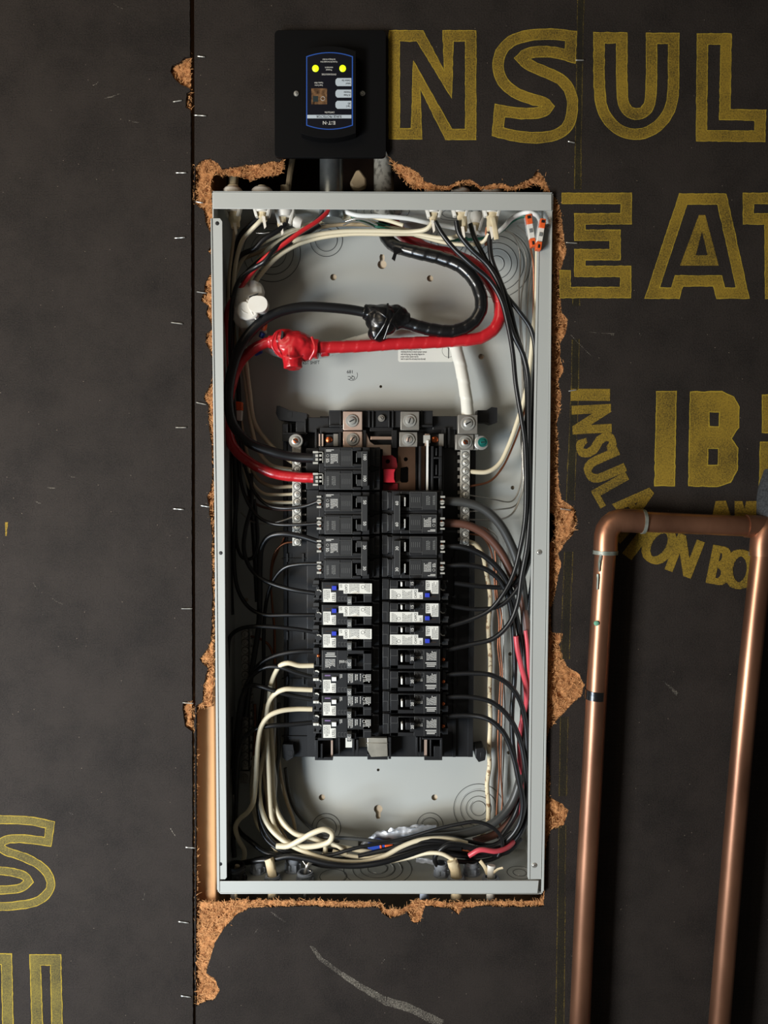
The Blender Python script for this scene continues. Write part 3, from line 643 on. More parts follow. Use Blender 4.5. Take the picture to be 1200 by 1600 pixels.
g = MB(); screw_on(g, 596, 653.5, 60, 5.5, 'oldtin', h=2); g.build('screw', parent=bus)
def nbar(x0, x1, y0, y1, ys, d, matn, smat, nm='neutral_bar', par=None, d1=None):
    o = MB().use(M[matn]).pbox(x0, y0, x1, y1, d, d1 or d + 10).build(nm, parent=par or bus, bevel=.0005)
    for y in ys:
        g = MB(); screw_on(g, (x0 + x1) / 2 + .6, y, d, 5.2, smat, h=1.6); c = W((x0 + x1) / 2 + .6, y, d - .1)
        g.use(M['dark']).torus(c, (0, 1, 0), 5.4 * PX(d), .0005, 16, 5); g.build('terminal_screw', parent=o)
    return o
nl = nbar(456.5, 470.5, 680, 853, (722, 734, 747, 760, 772.5, 784.5, 797, 809.5, 823, 834, 847), 60, 'tin', 'tin')
g = MB(); screw_on(g, 462.5, 689, 58, 11, 'zinc', 'copper', h=3); g.build('nut', parent=nl)
nr = nbar(720, 733, 702, 853, (711, 723, 735.5, 748, 761, 773, 797, 810, 822, 834.5, 846), 62, 'tin', 'tin')
for i in range(12): MB().use(M['oldtin']).pbox(715.5, 706 + i * 12.2, 720, 711 + i * 12.2, 63, 72).build('tooth', parent=nr)
for i in range(11): MB().use(M['oldtin']).pbox(472, 716 + i * 12.4, 478, 718.5 + i * 12.4, 66, 72).build('tooth', parent=nl)
g = MB().use(M['bronze']).prism([[(624,697),(649,697),(649,766),(618,766),(618,728),(622,722),(622,700)], [(626,731),(636,729),(638,731),(638,752),(636,754),(627,754),(625,751)], [(634 + 3.3 * math.cos(a * math.pi / 5), 717.5 + 3.3 * math.sin(a * math.pi / 5)) for a in range(10)]], 62, 64)
g.build('bus_bar', parent=bus, bevel=.0003)['label'] = 'bronze bus plate with a round hole and a slot'
g = MB().use(M['pinktin']).prism([[(566,677),(573,677),(578,690),(585,695),(611,695),(611,716),(598,716),(598,702),(566,700)]], 64, 66)
g.use(M['pinktin']).pbox(579, 682, 612, 687, 62, 64)
g.build('bus_bar', parent=bus, bevel=.0003)
g = MB().use(M['bronze']).pbox(655, 697, 664, 766, 66, 68); g.use(M['stripe']).pbox(666.5, 688, 669, 766, 52, 66); g.use(M['tin']).pbox(662, 680, 672, 692, 54, 64); g.build('contact_strip', parent=bus)
for x0, x1 in ((498, 528), (664, 693)):
    g = MB().use(M['pinktin']).pbox(x0, 678, x0 + 7, 697, 60, 70); g.use(M['dark']).pbox(x0 + 7, 679, x1 - 7, 697, 64, 70); g.use(M['oldtin']).pbox(x1 - 7, 678, x1, 697, 60, 70)
    g.use(M['copper']).lathe(W((x0 + x1) / 2 + 1, 687, 62), (0, -1, 0), [(5 * PX(60), -.004), (5 * PX(60), 0), (3 * PX(60), .001)], 14); g.build('terminal_clip', parent=bus)
g = MB().use(M['dredp']).prism([[(597,712),(612,711),(619,716),(621,728),(620,733),(597,733)], [(606 + 3.5 * math.cos(a * math.pi / 5), 721 + 3.5 * math.sin(a * math.pi / 5)) for a in range(10)]], 56, 66); g.build('red_cap', parent=bus, bevel=.0004)
g = MB().use(M['redp']).prism([[(599,733),(618,733),(616,739),(616,748),(618,754),(599,754)]], 50, 66); g.use(M['dredp']).pbox(598, 755, 622, 766, 60, 68); g.build('red_block', parent=bus, bevel=.0006)['label'] = 'bright red plastic block'
g = MB().use(M['clipmetal']).prism([[(574,1153),(605,1153),(606,1182),(580,1183),(574,1172)]], 54, 60); g.use(M['clipmetal']).pbox(573, 1161, 606, 1162.5, 53, 54); g.build('spring_clip', parent=bus, bevel=.0006)['label'] = 'beige metal spring clip below the breakers'
g = MB().use(M['label']).pbox(540, 1153, 550, 1168, 60, 64); g.use(M['oldtin']).pbox(561, 1152, 574, 1167, 62, 64); g.use(M['pinktin']).pbox(663, 1151, 667, 1183, 60, 64); g.use(M['pinktin']).pbox(517, 1151, 520, 1182, 62, 64); g.build('contact_strip', parent=bus)
g = MB().use(M['spd']).lathe(W(477, 692, 66), (0, -1, 0), [(6 * PX(66), 0), (6 * PX(66), .003), (4 * PX(66), .005), (1 * PX(66), .0058)], 16); g.build('plug', parent=bus)
# ground bar in the left gutter
gb = thing('ground_bar', 'dark aluminium grounding bar with a row of screws in the left gutter', 'terminal bar', (W(383, 1223, 88).x, .09, W(383, 1223, 88).z))
nbar(377, 388.5, 983, 1203, [991 + i * 12.6 for i in range(17)], 78, 'oldtin', 'oldtin', 'bar', gb, 90)
for i in range(17): MB().use(M['oldtin']).pbox(391, 986 + i * 12.6, 394, 993 + i * 12.6, 80, 90).build('tooth', parent=gb)
g = MB().use(M['oldtin']).pbox(375, 1205, 390, 1224, 80, 96); screw_on(g, 382, 1214, 80, 5.5, 'oldtin'); g.build('foot_lug', parent=gb)

# ------------------------------------------------------------------ breakers
SB = PX(30)
def LV(x, y, d): return Vector((x * SB, (d - 72) / 1000, -y * SB))
class BB(MB):
    def b(s, x0, y0, x1, y1, d0, d1): return s.box(LV(x0, y0, d0), LV(x1, y1, d1))
    def t(s, txt, x, y, d, h, rot=90, sx=1): return s.text(txt, LV(x, y, d), h * SB, rot, sx)
    def poly(s, pts, d0, d1=None): return s.prism([[LV(x, y, d0) for x, y in pts]], d0, d1 if d1 is None else d1, raw=True)
    def bars(s, x0, y0, x1, y1, d, col=2.2, seed=1):
        """columns of illegible small print, running down"""
        rnd = random.Random(seed); x = x0
        while x < x1 - 1:
            y = y0
            e = y1 - rnd.uniform(0, (y1 - y0) * .3)
            while y < e:
                L = rnd.uniform(.8, 2.6); s.b(x, y, x + col * .55, min(y + L, e), d, d + .1); y += L + .7
            x += col
        return s
    def dots(s, x, y, h, d): return s.b(x, y, x + .8, y + h, d, d + .1)
def finish(root, parts):
    for nm, g, bev, lab in parts:
        o = g.build(nm, parent=root, bevel=bev)
        if lab: o['label'] = lab
def two_pole(label, rating, bright, big):
    root = thing('circuit_breaker', label, 'circuit breaker', (0, 0, 0)); H = 34.5
    g = BB().use(M['black']); g.b(0, -H + .4, 96, H - .4, 46, 72)
    for y0, y1 in ((-H + 1, -2.5), (2.5, H - 1)):
        g.b(9, y0, 53, y1, 31, 46); g.b(53, y0, 67, y0 + 6, 31, 46); g.b(53, y1 - 5, 67, y1, 31, 46); g.b(67, y0, 80, y1, 33, 46)
        g.b(80, y0 + 3, 87, y1 - 2, 38, 46); g.b(87, y0, 96, y1, 42, 46)
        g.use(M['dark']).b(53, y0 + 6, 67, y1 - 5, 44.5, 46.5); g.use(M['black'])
    g.b(9, -2.5, 72, 2.5, 34, 46); g.b(0, -H + 1, 9, H - 1, 36, 46)
    p = [('body', g, .0006, None)]
    for y0, y1 in ((-H + 3, -4), (4, H - 3)):
        p.append(('label_panel', BB().use(M['moulded']).b(11, y0 + 1, 32, y1, 30.4, 31), 0, None)); p.append(('moulded_panel', BB().use(M['moulded']).b(34, y0 + 5, 52, y1 - 1, 30.2, 31), 0, None)); e = BB()
        e.use(M['embossed'])
        for a in ((10.4, y0, 11, y1), (32.4, y0, 32.9, y1), (52.2, y0 + 1, 52.8, y1), (33, y0 + 4, 52, y0 + 4.5), (10.5, y1, 53, y1 + .5), (87, y0, 87.5, y1), (88, y0 + 14, 96, y0 + 14.4)): e.b(*a, 30.1 if a[0] < 60 else 41.6, 42.2 if a[0] > 60 else 31)
        for i in range(5): e.b(37 + i * 3, y0 + 12, 37.7 + i * 3, y0 + 20, 30, 30.3)
        p.append(('raised_lines', e, 0, None))
    l = BB().use(M['lprint']); l.bars(19, -H + 12, 31, -H + 28, 30.2, 1.7, 3); l.bars(12, -H + 19, 18, -H + 27, 30.2, 1.8, 5)
    l.torus(LV(14.5, -H + 14.5, 30.2), (0, 1, 0), 2 * SB, .0002, 12, 4)
    for k in range(2): l.b(12, -H + 5 + k * 2, 24 - k * 4, -H + 6 + k * 2, 30.1, 30.2)
    l.use(M['faintprint']); l.bars(13, 12, 18, 29, 30.2, 2.0, 7); l.bars(21, 12, 28, 27, 30.2, 2.2, 9)
    p.append(('printed_label', l, 0, None))
    h = BB().use(M['moulded']); h.b(68, -27, 77, 27, 22, 33); h.b(60, -27, 68, -17, 28, 40); h.b(60, 17, 68, 27, 28, 40)
    h.use(M['stripe'] if bright else M['embossed'])
    for y in (-24, 10): h.b(59, y, 61.4 if bright else 60.2, y + 14, 27.5, 30)
    h.use(M['faintprint']).b(67.8, -26, 68.5, 27, 21.8, 23)
    h.use(M['lprint']); h.t(rating, 72.8, -18, 21.8, 4.6); h.t(rating, 72.8, 15, 21.8, 4.6)
    p.append(('handle', h, .0006, None))
    for y in (-17, 17):
        q = BB()
        if big:
            q.use(M['tin'])
            for a in ((-9, y - 10, -1, y - 7), (-9, y + 7, -1, y + 10), (-1, y - 9, 7, y - 8), (6, y - 9, 7, y + 8), (-5, y - 5, -1, y - 1), (1, y - 5, 4.5, y - 1.5), (-5, y + 1, -1, y + 5), (1, y + 1.5, 4.5, y + 4.5)): q.b(*a, 33, 36)
            q.use(M['dark']).b(-9, y - 9, 7, y + 9, 36, 46)
        else:
            q.use(M['tin']); q.b(-3, y - 10, 4, y - 7.5, 34, 44); q.b(-3, y + 6, 4, y + 9, 34, 44)
            q.lathe(LV(1, y - 1, 42), (0, -1, 0), [(4.5 * SB, 0), (4.5 * SB, .006), (3.2 * SB, .008)], 14); q.use(M['dark']).b(-3, y - 1.8, 5, y - .6, 33.6, 34)
            q.use(M['copper']).lathe(LV(2, y + 3, 36), (0, -1, 0), [(1.5 * SB, 0), (1.2 * SB, .002)], 8)
        p.append(('terminal', q, 0, None))
    finish(root, p); return root
LSH = [(7.5, -4.3), (19.5, -4.3), (19.5, 1.2), (27.5, 1.2), (27.5, 16.6), (7.5, 16.6)]
def single(label, kind, rating, bright):
    """kind: 'arc' (white stickers, blue button), 'plain', 'dual' (white test button)"""
    root = thing('circuit_breaker', label, 'circuit breaker', (0, 0, 0)); H = 17.6
    g = BB().use(M['black']); g.b(0, -H + .3, 96, H - .3, 46, 72)
    top = -H + 2.5
    g.b(6, top, 46, H - .5, 31, 46); g.b(46, top, 84, 3.5 if kind != 'plain' else -9, 31, 46)
    g.b(71, top, 84, H - .5, 31, 46); g.b(46, H - 2.5, 71, H - .5, 31, 46); g.b(86, -H + 1, 96, H - 1, 42, 46)
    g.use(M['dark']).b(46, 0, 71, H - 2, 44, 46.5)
    p = [('body', g, .0005, None)]
    e = BB().use(M['embossed'])
    for a in ((72, 6, 84, 6.4), (72, 6, 72.4, 16), (88, 0, 96, .5), (5.4, top, 5.9, H - 1), (86, -H + 2, 86.4, H - 2), (88, -H + 2, 88.4, 0)): e.b(*a, 30.8 if a[0] < 86 else 41.8, 31.1 if a[0] < 86 else 42.1)
    for i in range(3): e.b(31 + i * 5, 8, 34.5 + i * 5, 8.4, 30.8, 31.1); e.b(31 + i * 5, 14, 34.5 + i * 5, 14.4, 30.8, 31.1); e.b(31 + i * 5, 8, 31.4 + i * 5, 14, 30.8, 31.1)
    p.append(('raised_lines', e, 0, None))
    if kind in ('arc', 'dual'):
        l = BB().use(M['label']); l.poly(LSH, 30.6, 31.0); l.use(M['print']); l.t('TEST', 24, 9.2, 30.5, 4.6, 90, .92)
        l.use(M['faintprint']).bars(9, -2.5, 19, 15, 30.5, 2.4, 11 + len(label))
        p.append(('test_sticker', l, 0, 'white sticker printed TEST'))
        b = BB().use(M['blue'] if kind == 'arc' else M['whitebtn']); b.b(21.5, -9.5, 28.5, -3, 28, 31.2); b.use(M['dark']).b(20.3, -10.6, 29.8, -2, 30.7, 31)
        p.append(('test_button', b, .0005, 'blue test button' if kind == 'arc' else 'white test button'))
    if kind == 'arc':
        l = BB().use(M['label']); l.poly([(32, -13), (84, -13), (84, 3), (39.5, 3), (39.5, -2.2), (32, -2.2)], 30.6, 31.0)
        l.use(M['print']); l.t('CAFCI', 43.5, -5, 30.5, 3.6, 90, .9); l.use(M['faintprint']); l.bars(49, -12, 65, 2, 30.5, 2.3, 21); l.bars(73, -12, 83, 1, 30.5, 2.3, 23); l.bars(33.5, -11.5, 38, -4, 30.5, 2.2, 2)
        l.use(M['print']).torus(LV(70, -7.5, 30.5), (0, 1, 0), 2.6 * SB, .00018, 14, 4)
        p.append(('rating_sticker', l, 0, 'white sticker printed CAFCI'))
        k = BB().use(M['bronze']).b(11, -9.2, 19, -8.6, 30.8, 31); p.append(('printed_mark', k, 0, None))
    elif kind == 'dual':
        l = BB().use(M['lprint']); l.bars(47, -14, 56, 1, 30.8, 2.1, 31); l.bars(58, -13, 64, -1, 30.8, 2.6, 33); l.bars(66, -14, 69, 0, 30.8, 2, 35); l.bars(75, -13, 83, 1, 30.8, 2.2, 37)
        l.torus(LV(72.5, -10, 30.8), (0, 1, 0), 2.3 * SB, .0003, 14, 4); l.t('UL', 72.5, -3, 30.8, 3, 90); l.bars(34, -13, 39, -6, 30.8, 2.3, 39)
        l.use(M['purple']).b(10, -12, 19, -10, 30.8, 31); p.append(('printed_label', l, 0, None))
    else:
        l = BB().use(M['lprint']); l.bars(11, -1, 28, 14, 30.8, 2.0, 41); l.b(11, -6, 28, -4.6, 30.8, 31); l.b(11, -8.6, 26, -7.4, 30.8, 31); l.b(13, -11.2, 26, -10, 30.8, 31); l.bars(33, 1, 42, 6, 30.8, 2.2, 43)
        l.torus(LV(44, 3.5, 30.8), (0, 1, 0), 1.6 * SB, .00025, 10, 4)
        l.use(M['embossed']); [l.b(a, b_, a + .4, c, 30.7, 31) for a, b_, c in ((30, -15, 15), (46, -14, -6), (10, -15, 15))]
        p.append(('printed_label', l, 0, None))
    h = BB(); y0, y1 = (6.5, 18.5) if kind != 'plain' else (-4, 11)
    h.use(M['tag'] if not bright else M['black']); h.b(46, y0, 53, y1, 22, 42); h.use(M['lprint']); h.t(rating, 49.5, (y0 + y1) / 2 + .5, 21.8, 4.4, 90)
    h.use(M['black']).b(53, y0 + 1, 60, y1 - 2, 27, 44)
    h.use(M['stripe'] if bright else M['embossed']).b(62 if not bright else 64, y0 + 1, 63 if not bright else 67, y1 - 4, 38 if not bright else 27, 44)
    p.append(('handle', h, .0006, 'switch handle marked ' + rating))
    q = BB().use(M['moulded'] if kind != 'plain' else M['black']); q.b(-9, -H + 1.5, 0, -6, 40, 60); q.b(-5, -6, 0, 12, 42, 60); q.b(-9, 12, 0, 15, 42, 60)
    if kind != 'plain':
        q.use(M['black']).b(-10, -9.5, -1, -5.5, 38, 48); q.use(M['dark']).lathe(LV(-1, 4, 43), (0, -1, 0), [(5.2 * SB, 0), (5.2 * SB, .003)], 16)
        q.use(M['tin']).torus(LV(-.6, 3.6, 39.8), (0, 1, 0), 4.4 * SB, .0008, 20, 6, .3, math.pi * 1.55)
    if kind == 'dual':
        q.use(M['label']).b(-9, -4.2, 0, -.4, 36, 40); q.use(M['print']).t('12', -4.5, -2.3, 35.9, 2.4, 0)
        q.use(M['dark']).lathe(LV(-4, -12, 41), (0, -1, 0), [(4.5 * SB, 0), (4.5 * SB, .003)], 16); q.use(M['label']).torus(LV(-3.5, -12.5, 37.8), (0, 1, 0), 3.6 * SB, .001, 20, 6, .3, math.pi * 1.55)
    if kind == 'plain':
        q.use(M['copper']).lathe(LV(-1, -3, 46), (0, -1, 0), [(3 * SB, 0), (3 * SB, .006), (1.5 * SB, .007)], 12)
    p.append(('terminal', q, .0003, None))
    finish(root, p); return root
def place(root, side, yc):
    p = W(497.5 if side == 'L' else 692.5, yc, 30)
    root.location = (p.x, .072, p.z)
    if side == 'R': root.rotation_euler = (0, math.pi, 0)
    return root
GB2, GB1 = 'two-pole breakers in the upper rows', 'single-pole breakers in the lower rows'
place(two_pole('wide two-pole breaker marked 100, fed by the thick black and red cables', '100', False, True), 'L', 732)['group'] = GB2
A = two_pole('wide two-pole breaker marked 50, directly below the one marked 100', '50', False, False); place(A, 'L', 802)['group'] = GB2
place(two_pole('wide two-pole breaker, lowest of the three wide ones in the left column', '30', False, False), 'L', 871.5)['group'] = GB2
place(two_pole('wide two-pole breaker marked 60 at the top of the right column', '60', True, False), 'R', 801)['group'] = GB2
place(two_pole('wide two-pole breaker marked 30 just above the right column stickers', '30', True, False), 'R', 871)['group'] = GB2
P0 = place(single('white-stickered breaker with a blue button, uppermost of three at left', 'arc', '15', False), 'L', 924.5); P0['group'] = GB1
def again(src, side, yc, label):
    c = copy_tree(src); place(c, side, yc); c['label'] = label; c['group'] = GB1; return c
again(P0, 'L', 960, 'white-stickered breaker with a blue button, middle of three at left')
again(P0, 'L', 995.5, 'white-stickered breaker with a blue button, lowest of three at left')
P1 = place(single('white-stickered breaker with a blue button, uppermost of three at right', 'arc', '15', True), 'R', 923.5); P1['group'] = GB1
again(P1, 'R', 959.5, 'white-stickered breaker with a blue button, middle of three at right')
again(P1, 'R', 995, 'white-stickered breaker with a blue button, lowest of three at right')
place(single('plain black single-pole breaker marked 20 between stickered ones, left column', 'plain', '20', False), 'L', 1031)['group'] = GB1
P2 = place(single('black breaker with a white button, uppermost of three at lower left', 'dual', '20', False), 'L', 1066.5); P2['group'] = GB1
again(P2, 'L', 1102, 'black breaker with a white button, middle of three at lower left')
again(P2, 'L', 1137, 'black breaker with a white button, bottom of the left column')
P3 = place(single('plain black single-pole breaker, first below the stickered ones at right', 'plain', '20', True), 'R', 1031); P3['group'] = GB1
again(P3, 'R', 1066, 'plain black single-pole breaker, second below the stickered ones at right')
again(P3, 'R', 1101, 'plain black single-pole breaker, third below the stickered ones at right')
again(P3, 'R', 1136.5, 'plain black single-pole breaker at the bottom of the right column')

# ------------------------------------------------------------------ surge protector
c0 = W(517, 246, -6)
sp = thing('surge_protector', 'square black surge protector plate above the electrical box with two lit indicators', 'surge protector', (c0.x, -.006, c0.z))
def rrect(x0, y0, x1, y1, r, n=5):
    P = []
    for cx, cy, a0 in ((x1 - r, y0 + r, -90), (x1 - r, y1 - r, 0), (x0 + r, y1 - r, 90), (x0 + r, y0 + r, 180)):
        P += [(cx + r * math.cos(R(a0 + 90 * i / n)), cy + r * math.sin(R(a0 + 90 * i / n))) for i in range(n + 1)]
    return P
MB().use(M['spd']).prism([rrect(429, 47, 603, 246, 7)], -8, -4).build('cover_plate', parent=sp, bevel=.0008)
def bowed(x0, x1, y0, y1, bow, n=12):
    return [(x0 + (x1 - x0) * i / n, y0 - bow * (1 - (2 * i / n - 1) ** 2)) for i in range(n + 1)] + [(x1 - (x1 - x0) * i / n, y1 + bow * (1 - (2 * i / n - 1) ** 2)) for i in range(n + 1)]
MB().use(M['spd']).prism([bowed(470, 556, 80, 208, 8)], -20, -8).build('housing', parent=sp, bevel=.0015)
g = MB().use(M['bluetrim']).prism([bowed(478.5, 551.5, 88, 196, 6.5)], -20.3, -20); g.use(M['navy']).prism([bowed(480, 549.5, 89.2, 195, 6.2)], -20.5, -20.3)
g.use(M['plabel'])
d = -20.7
g.prism([[(480, 179.5), (549, 179.5), (549, 185), (480, 185)]], -20.6)
for y in (122, 140, 157.5): g.prism([[(x, yy) for x, yy in [(549, y)] + [(549, y + 12.5)] + [(527, y + 12.5), (524.5, y + 10), (524, y + 6), (524.5, y + 2.5), (527, y)]]], -20.6)
g.use(M['holo']).prism([[(486.5, 138), (511, 138), (511, 163), (486.5, 163)]], -20.6); g.use(M['holodark']).prism([[(489, 150), (497, 150), (497, 159), (489, 159)]], d); g.use(M['lprint']).torus(W(504.5, 154, d), (0, 1, 0), 3 * PX(d), .0002, 14, 4)
g.use(M['print']); k = PX(d)
g.text('SURGE PROTECTOR', W(514, 182.2, d), 3.6 * k, 180, .82)
for s_, y in (('Type 2', 166.2), ('SPD', 161.6), ('AC Power', 148.8), ('Protection', 144.2), ('Indoor/', 130.8), ('Outdoor Use', 126)):
    vs, _ = text2d(s_); wd = max(v[0] for v in vs) * 2 * 2.7 * .62; g.text(s_, W(547.5 - wd / 2, y, d), 2.7 * k, 180, .62)
g.use(M['lprint']); [g.text(c_, W(x_, 192, d), 5 * k, 180, 1.05) for c_, x_ in (('E', 522.3), ('T', 515), ('N', 507))]
for dx, dy in ((518.6, 193.6), (517.6, 190.4), (519.6, 190.4), (511.2, 192)): g.prism([[(dx - .7, dy), (dx, dy - .8), (dx + .7, dy), (dx, dy + .8)]], d)
for s_, x, y, h in (('CHSPT2ULTRA', 515, 175.5, 2.4), ('Surge Current', 498, 133.5, 2.2), ('Capacity 108kA', 498, 129.5, 2.2), ('STATUS INDICATORS', 514, 116.2, 2.4), ('Protected', 514, 109.3, 2.4), ('when both lit', 514, 105.6, 2.4), ('Contains No Serviceable Parts', 514, 96.8, 2.2), ('See Rating on the Back', 514, 93, 2.2)):
    g.text(s_, W(x, y, d), h * k, 180, .66)
g.build('face_label', parent=sp)['label'] = 'navy and white printed face label, upside down'
for x in (493, 535.5):
    MB().use(M['led']).lathe(W(x, 107.2, -20.5), (0, -1, 0), [(5 * k, 0), (5 * k, .0006), (3.5 * k, .0014), (1 * k, .0018)], 18).build('indicator_lamp', parent=sp)['label'] = 'lit yellow-green indicator lamp'
for x, y in ((463, 146.5), (566.5, 146.5)):
    g = MB(); screw_on(g, x, y, -8, 4, h=1.8); g.build('screw', parent=sp)
# conduits and things above the box
def simple(name, label, cat, g, group=None, **kw):
    return tag(g.build(name, **kw), label, cat, group)
x = W(518, 275, 40).x; zt = W(518, 240, 40).z
g = MB().use(M['galv']).lathe((x, .040, ZT + .001), (0, 0, 1), [(18 * PX(40), 0), (18 * PX(40), zt + .012 - ZT)], 28); g.use(M['galv']).lathe((x, .040, ZT - .016), (0, 0, 1), [(17 * PX(40), 0), (19 * PX(40), .003), (19 * PX(40), .009), (17 * PX(40), .0155)], 24)
simple('steel_conduit', 'shiny galvanised steel conduit between surge protector and box', 'conduit', g)
x = W(600, 275, 45).x
simple('plastic_conduit', 'weathered grey conduit behind the lower right corner of surge protector', 'conduit', MB().use(M['greypvc']).lathe((x, .045, ZT - .012), (0, 0, 1), [(15.5 * PX(45), 0), (15.5 * PX(45), .125)], 26))
simple('cable_sheath', 'old tan cable rising left of the shiny conduit above the box', 'cable', MB().use(M['wtan']).tube([W(448, 315, 50), W(452, 280, 50), W(459, 230, 55), W(460, 180, 60)], 4.5 * PX(50), 10))
g = MB().use(M['wtan']); c = W(560, 285, 60)
g.prism([[(546, 286), (556, 266), (562, 264), (572, 278), (572, 288), (560, 293), (549, 291)]], 40, 55); simple('wood_chip', 'pale broken chip lodged between the two conduits above the box', 'chip', g, bevel=.002)

# ------------------------------------------------------------------ cable connectors
def top_connector(px, d, label, w=15, drop=20, matn='wplastic', jacket=None, jl=None, lump=False):
    x = W(px, 330, d).x; y = d / 1000; k = PX(d)
    root = thing('cable_connector', label, 'cable connector', (x, y, ZT), 'nylon cable connectors in the top wall'); r = w * k
    MB().use(M[matn]).lathe((x, y, ZT), (0, 0, 1), [(r * .75, -.002), (r * .78, .004), (r * 1.02, .006), (r * 1.0, .011), (r * .85, .013)], 22).build('collar', parent=root)
    MB().use(M[matn]).lathe((x, y, ZT), (0, 0, -1), [(r * .74, -.002), (r * .78, .008), (r * .62, .013)], 20).build('body', parent=root)
    for s_ in (-1, 1):
        g = MB().use(M[matn]); a = x + s_ * r * .62
        g.rings([[Vector((a + s_ * ox, y + oy, ZT - z_)) for ox, oy in ((0, -.005), (.0035, -.004), (.0035, .004), (0, .005))] for z_, in ((0.0,), (.008,), (drop * k * .9 + .004,))]); 
        for i in range(len(g.v)): g.v[i].x -= s_ * max(0, ZT - g.v[i].z - .01) * .35
        g.build('prong', parent=root, bevel=.0008)
    if jacket:
        jx0, jy0, jx1, jy1, ww = jacket
        g = MB().use(M['jacket']).tube([W(px, 290, d), W(px, 312, d), W(jx0, jy0, d), W(jx1, jy1, d - 2)], ww * k / 2, 12, .002, bump=.25, flat=.7, taper=lambda t_: 1 if t_ < .8 else 1 - (t_ - .8) * 1.2)
        g.use(M['paperw']).add([W(jx1 - 4, jy1 - 8, d - 7), W(jx1 + 1, jy1 - 8, d - 8), W(jx1 + 3, jy1 + 8, d - 6), W(jx1, jy1 + 12, d - 5)], [(0, 1, 2, 3)])
        simple('cable_sheath', jl, 'cable', g, 'cut cable jackets in the top connectors')
top_connector(364, 24, 'white nylon connector in the top left corner of the box', 15, 22, jacket=(366, 335, 368, 356, 17), jl='cut end of cable jacket in the top left corner connector')
top_connector(410, 24, 'white nylon connector second from the top left corner', 16, 22, jacket=(409, 335, 413, 346, 12), jl='cut end of cable jacket in the second connector from the top left')
top_connector(445, 40, 'cluttered white nylon connector third from the top left corner', 17, 26, jacket=(440, 345, 440, 356, 13), jl='browned cable jacket end beside the red wire at the top')
top_connector(678, 24, 'white nylon connector first right of centre in the top wall', 15, 22, jacket=(677, 340, 677, 352, 11), jl='yellowed jacket end first right of centre, where a cream wire leaves')
top_connector(719, 24, 'white nylon connector second right of centre in the top wall', 15, 20, jacket=(722, 340, 724, 362, 15), jl='long yellow jacket end hanging second right of centre')
top_connector(743, 60, 'shaded nylon connector deep behind the others at the top right', 14, 26, 'wplastic', jacket=(741, 345, 742, 360, 14), jl='shaded jacket end hanging deep at the top right')
top_connector(768, 24, 'white nylon connector nearest the top right corner', 16, 20, jacket=(769, 345, 768, 362, 18), jl='wrinkled white jacket end hanging nearest the top right corner')
simple('paper_strip', 'frayed cream strip hanging from the connector nearest the top right corner', 'paper', MB().use(M['jacket']).tube([W(770, 340, 18), W(774, 360, 16), W(776, 374, 18)], 4 * PX(20), 8, flat=.5))
simple('paper_strip', 'frayed brown paper filler under the top right connectors', 'paper', MB().use(M['barecopper']).tube([W(762, 355, 30), W(761, 370, 32), W(760, 384, 34)], 3 * PX(20), 8, flat=.4, bump=.5))
g = MB().use(M['jacket']).tube([W(365, 300, 26), W(365, 285, 30), W(366, 268, 34), W(368, 240, 40)], 7.5 * PX(28), 12, bump=.1); simple('cable_sheath', 'spotted old cable entering the top left connector from above', 'cable', g)
simple('nylon_plug', 'small loose white nylon piece by the third top left connector', 'cable connector', MB().use(M['wplastic']).lathe(W(459, 345, 40), (1, 0, -.35), [(.002, -.001), (.0062, .001), (.0068, .006), (.0052, .010), (.002, .011)], 14))
def bottom_connector(px, d, label, r=10, h=.014, matn='gplastic', sheath=None, sl=None):
    x = W(px, 1365, d).x; y = d / 1000; rr = r * PX(d)
    root = thing('cable_connector', label, 'cable connector', (x, y, ZB), 'snap-in connectors in the bottom wall')
    MB().use(M[matn]).lathe((x, y, ZB + t), (0, 0, 1), [(rr * 1.25, 0), (rr * 1.25, .002), (rr, .003), (rr, h * .6), (rr * 1.1, h * .65), (rr * 1.1, h * .8), (rr, h * .85), (rr, h), (rr * .8, h), (rr * .78, h * .3)], 22, caps=False).build('barrel', parent=root)
    MB().use(M['dark']).lathe((x, y, ZB + t), (0, 0, 1), [(rr * .78, .001), (rr * .78, h * .35)], 18).build('bore', parent=root)
    for i in range(4):
        a = R(200 + i * 47); c = Vector((x + math.cos(a) * rr * 1.08, y + math.sin(a) * rr * 1.08, ZB + t))
        MB().use(M[matn]).box(c - Vector((.0012, .0012, 0)), c + Vector((.0012, .0012, h * .55))).build('snap_tab', parent=root)
    MB().use(M[matn]).lathe((x, y, ZB - .001), (0, 0, -1), [(rr * 1.05, 0), (rr * 1.05, .006), (rr * .8, .008)], 18).build('outer_nut', parent=root)
    if sheath:
        m_, L, wd = sheath
        simple('cable_sheath', sl, 'cable', MB().use(M[m_]).tube([(x, y, ZB - .05), (x, y, ZB - .012), (x, y, ZB + .006)] + [W(*q) for q in L], wd * PX(d) / 2, 12, .002, bump=.15, flat=.75), 'cables through the bottom wall')
bottom_connector(368, 22, 'black plastic connector in the bottom left corner', 15, .018, 'black', ('wtan', [(371, 1352, 20)], 8), 'dark cable end in the bottom left corner connector')
bottom_connector(403, 40, 'grey plastic connector second from the bottom left corner', 10, .014)
bottom_connector(426, 20, 'connector holding the white jacket at the bottom left', 11, .007, 'gplastic', ('jacket', [(423, 1352, 20), (420, 1342, 22)], 15), 'torn white jacket stub standing in the bottom left connector')
bottom_connector(458, 44, 'ringed grey connector fourth from the bottom left corner', 11, .018)
bottom_connector(477, 22, 'dark-mouthed connector with bare strands at the bottom left', 12, .010, 'gplastic', ('wsteel', [(481, 1352, 20), (490, 1344, 24)], 6), 'bundle of bare strands in the dark-mouthed bottom connector')
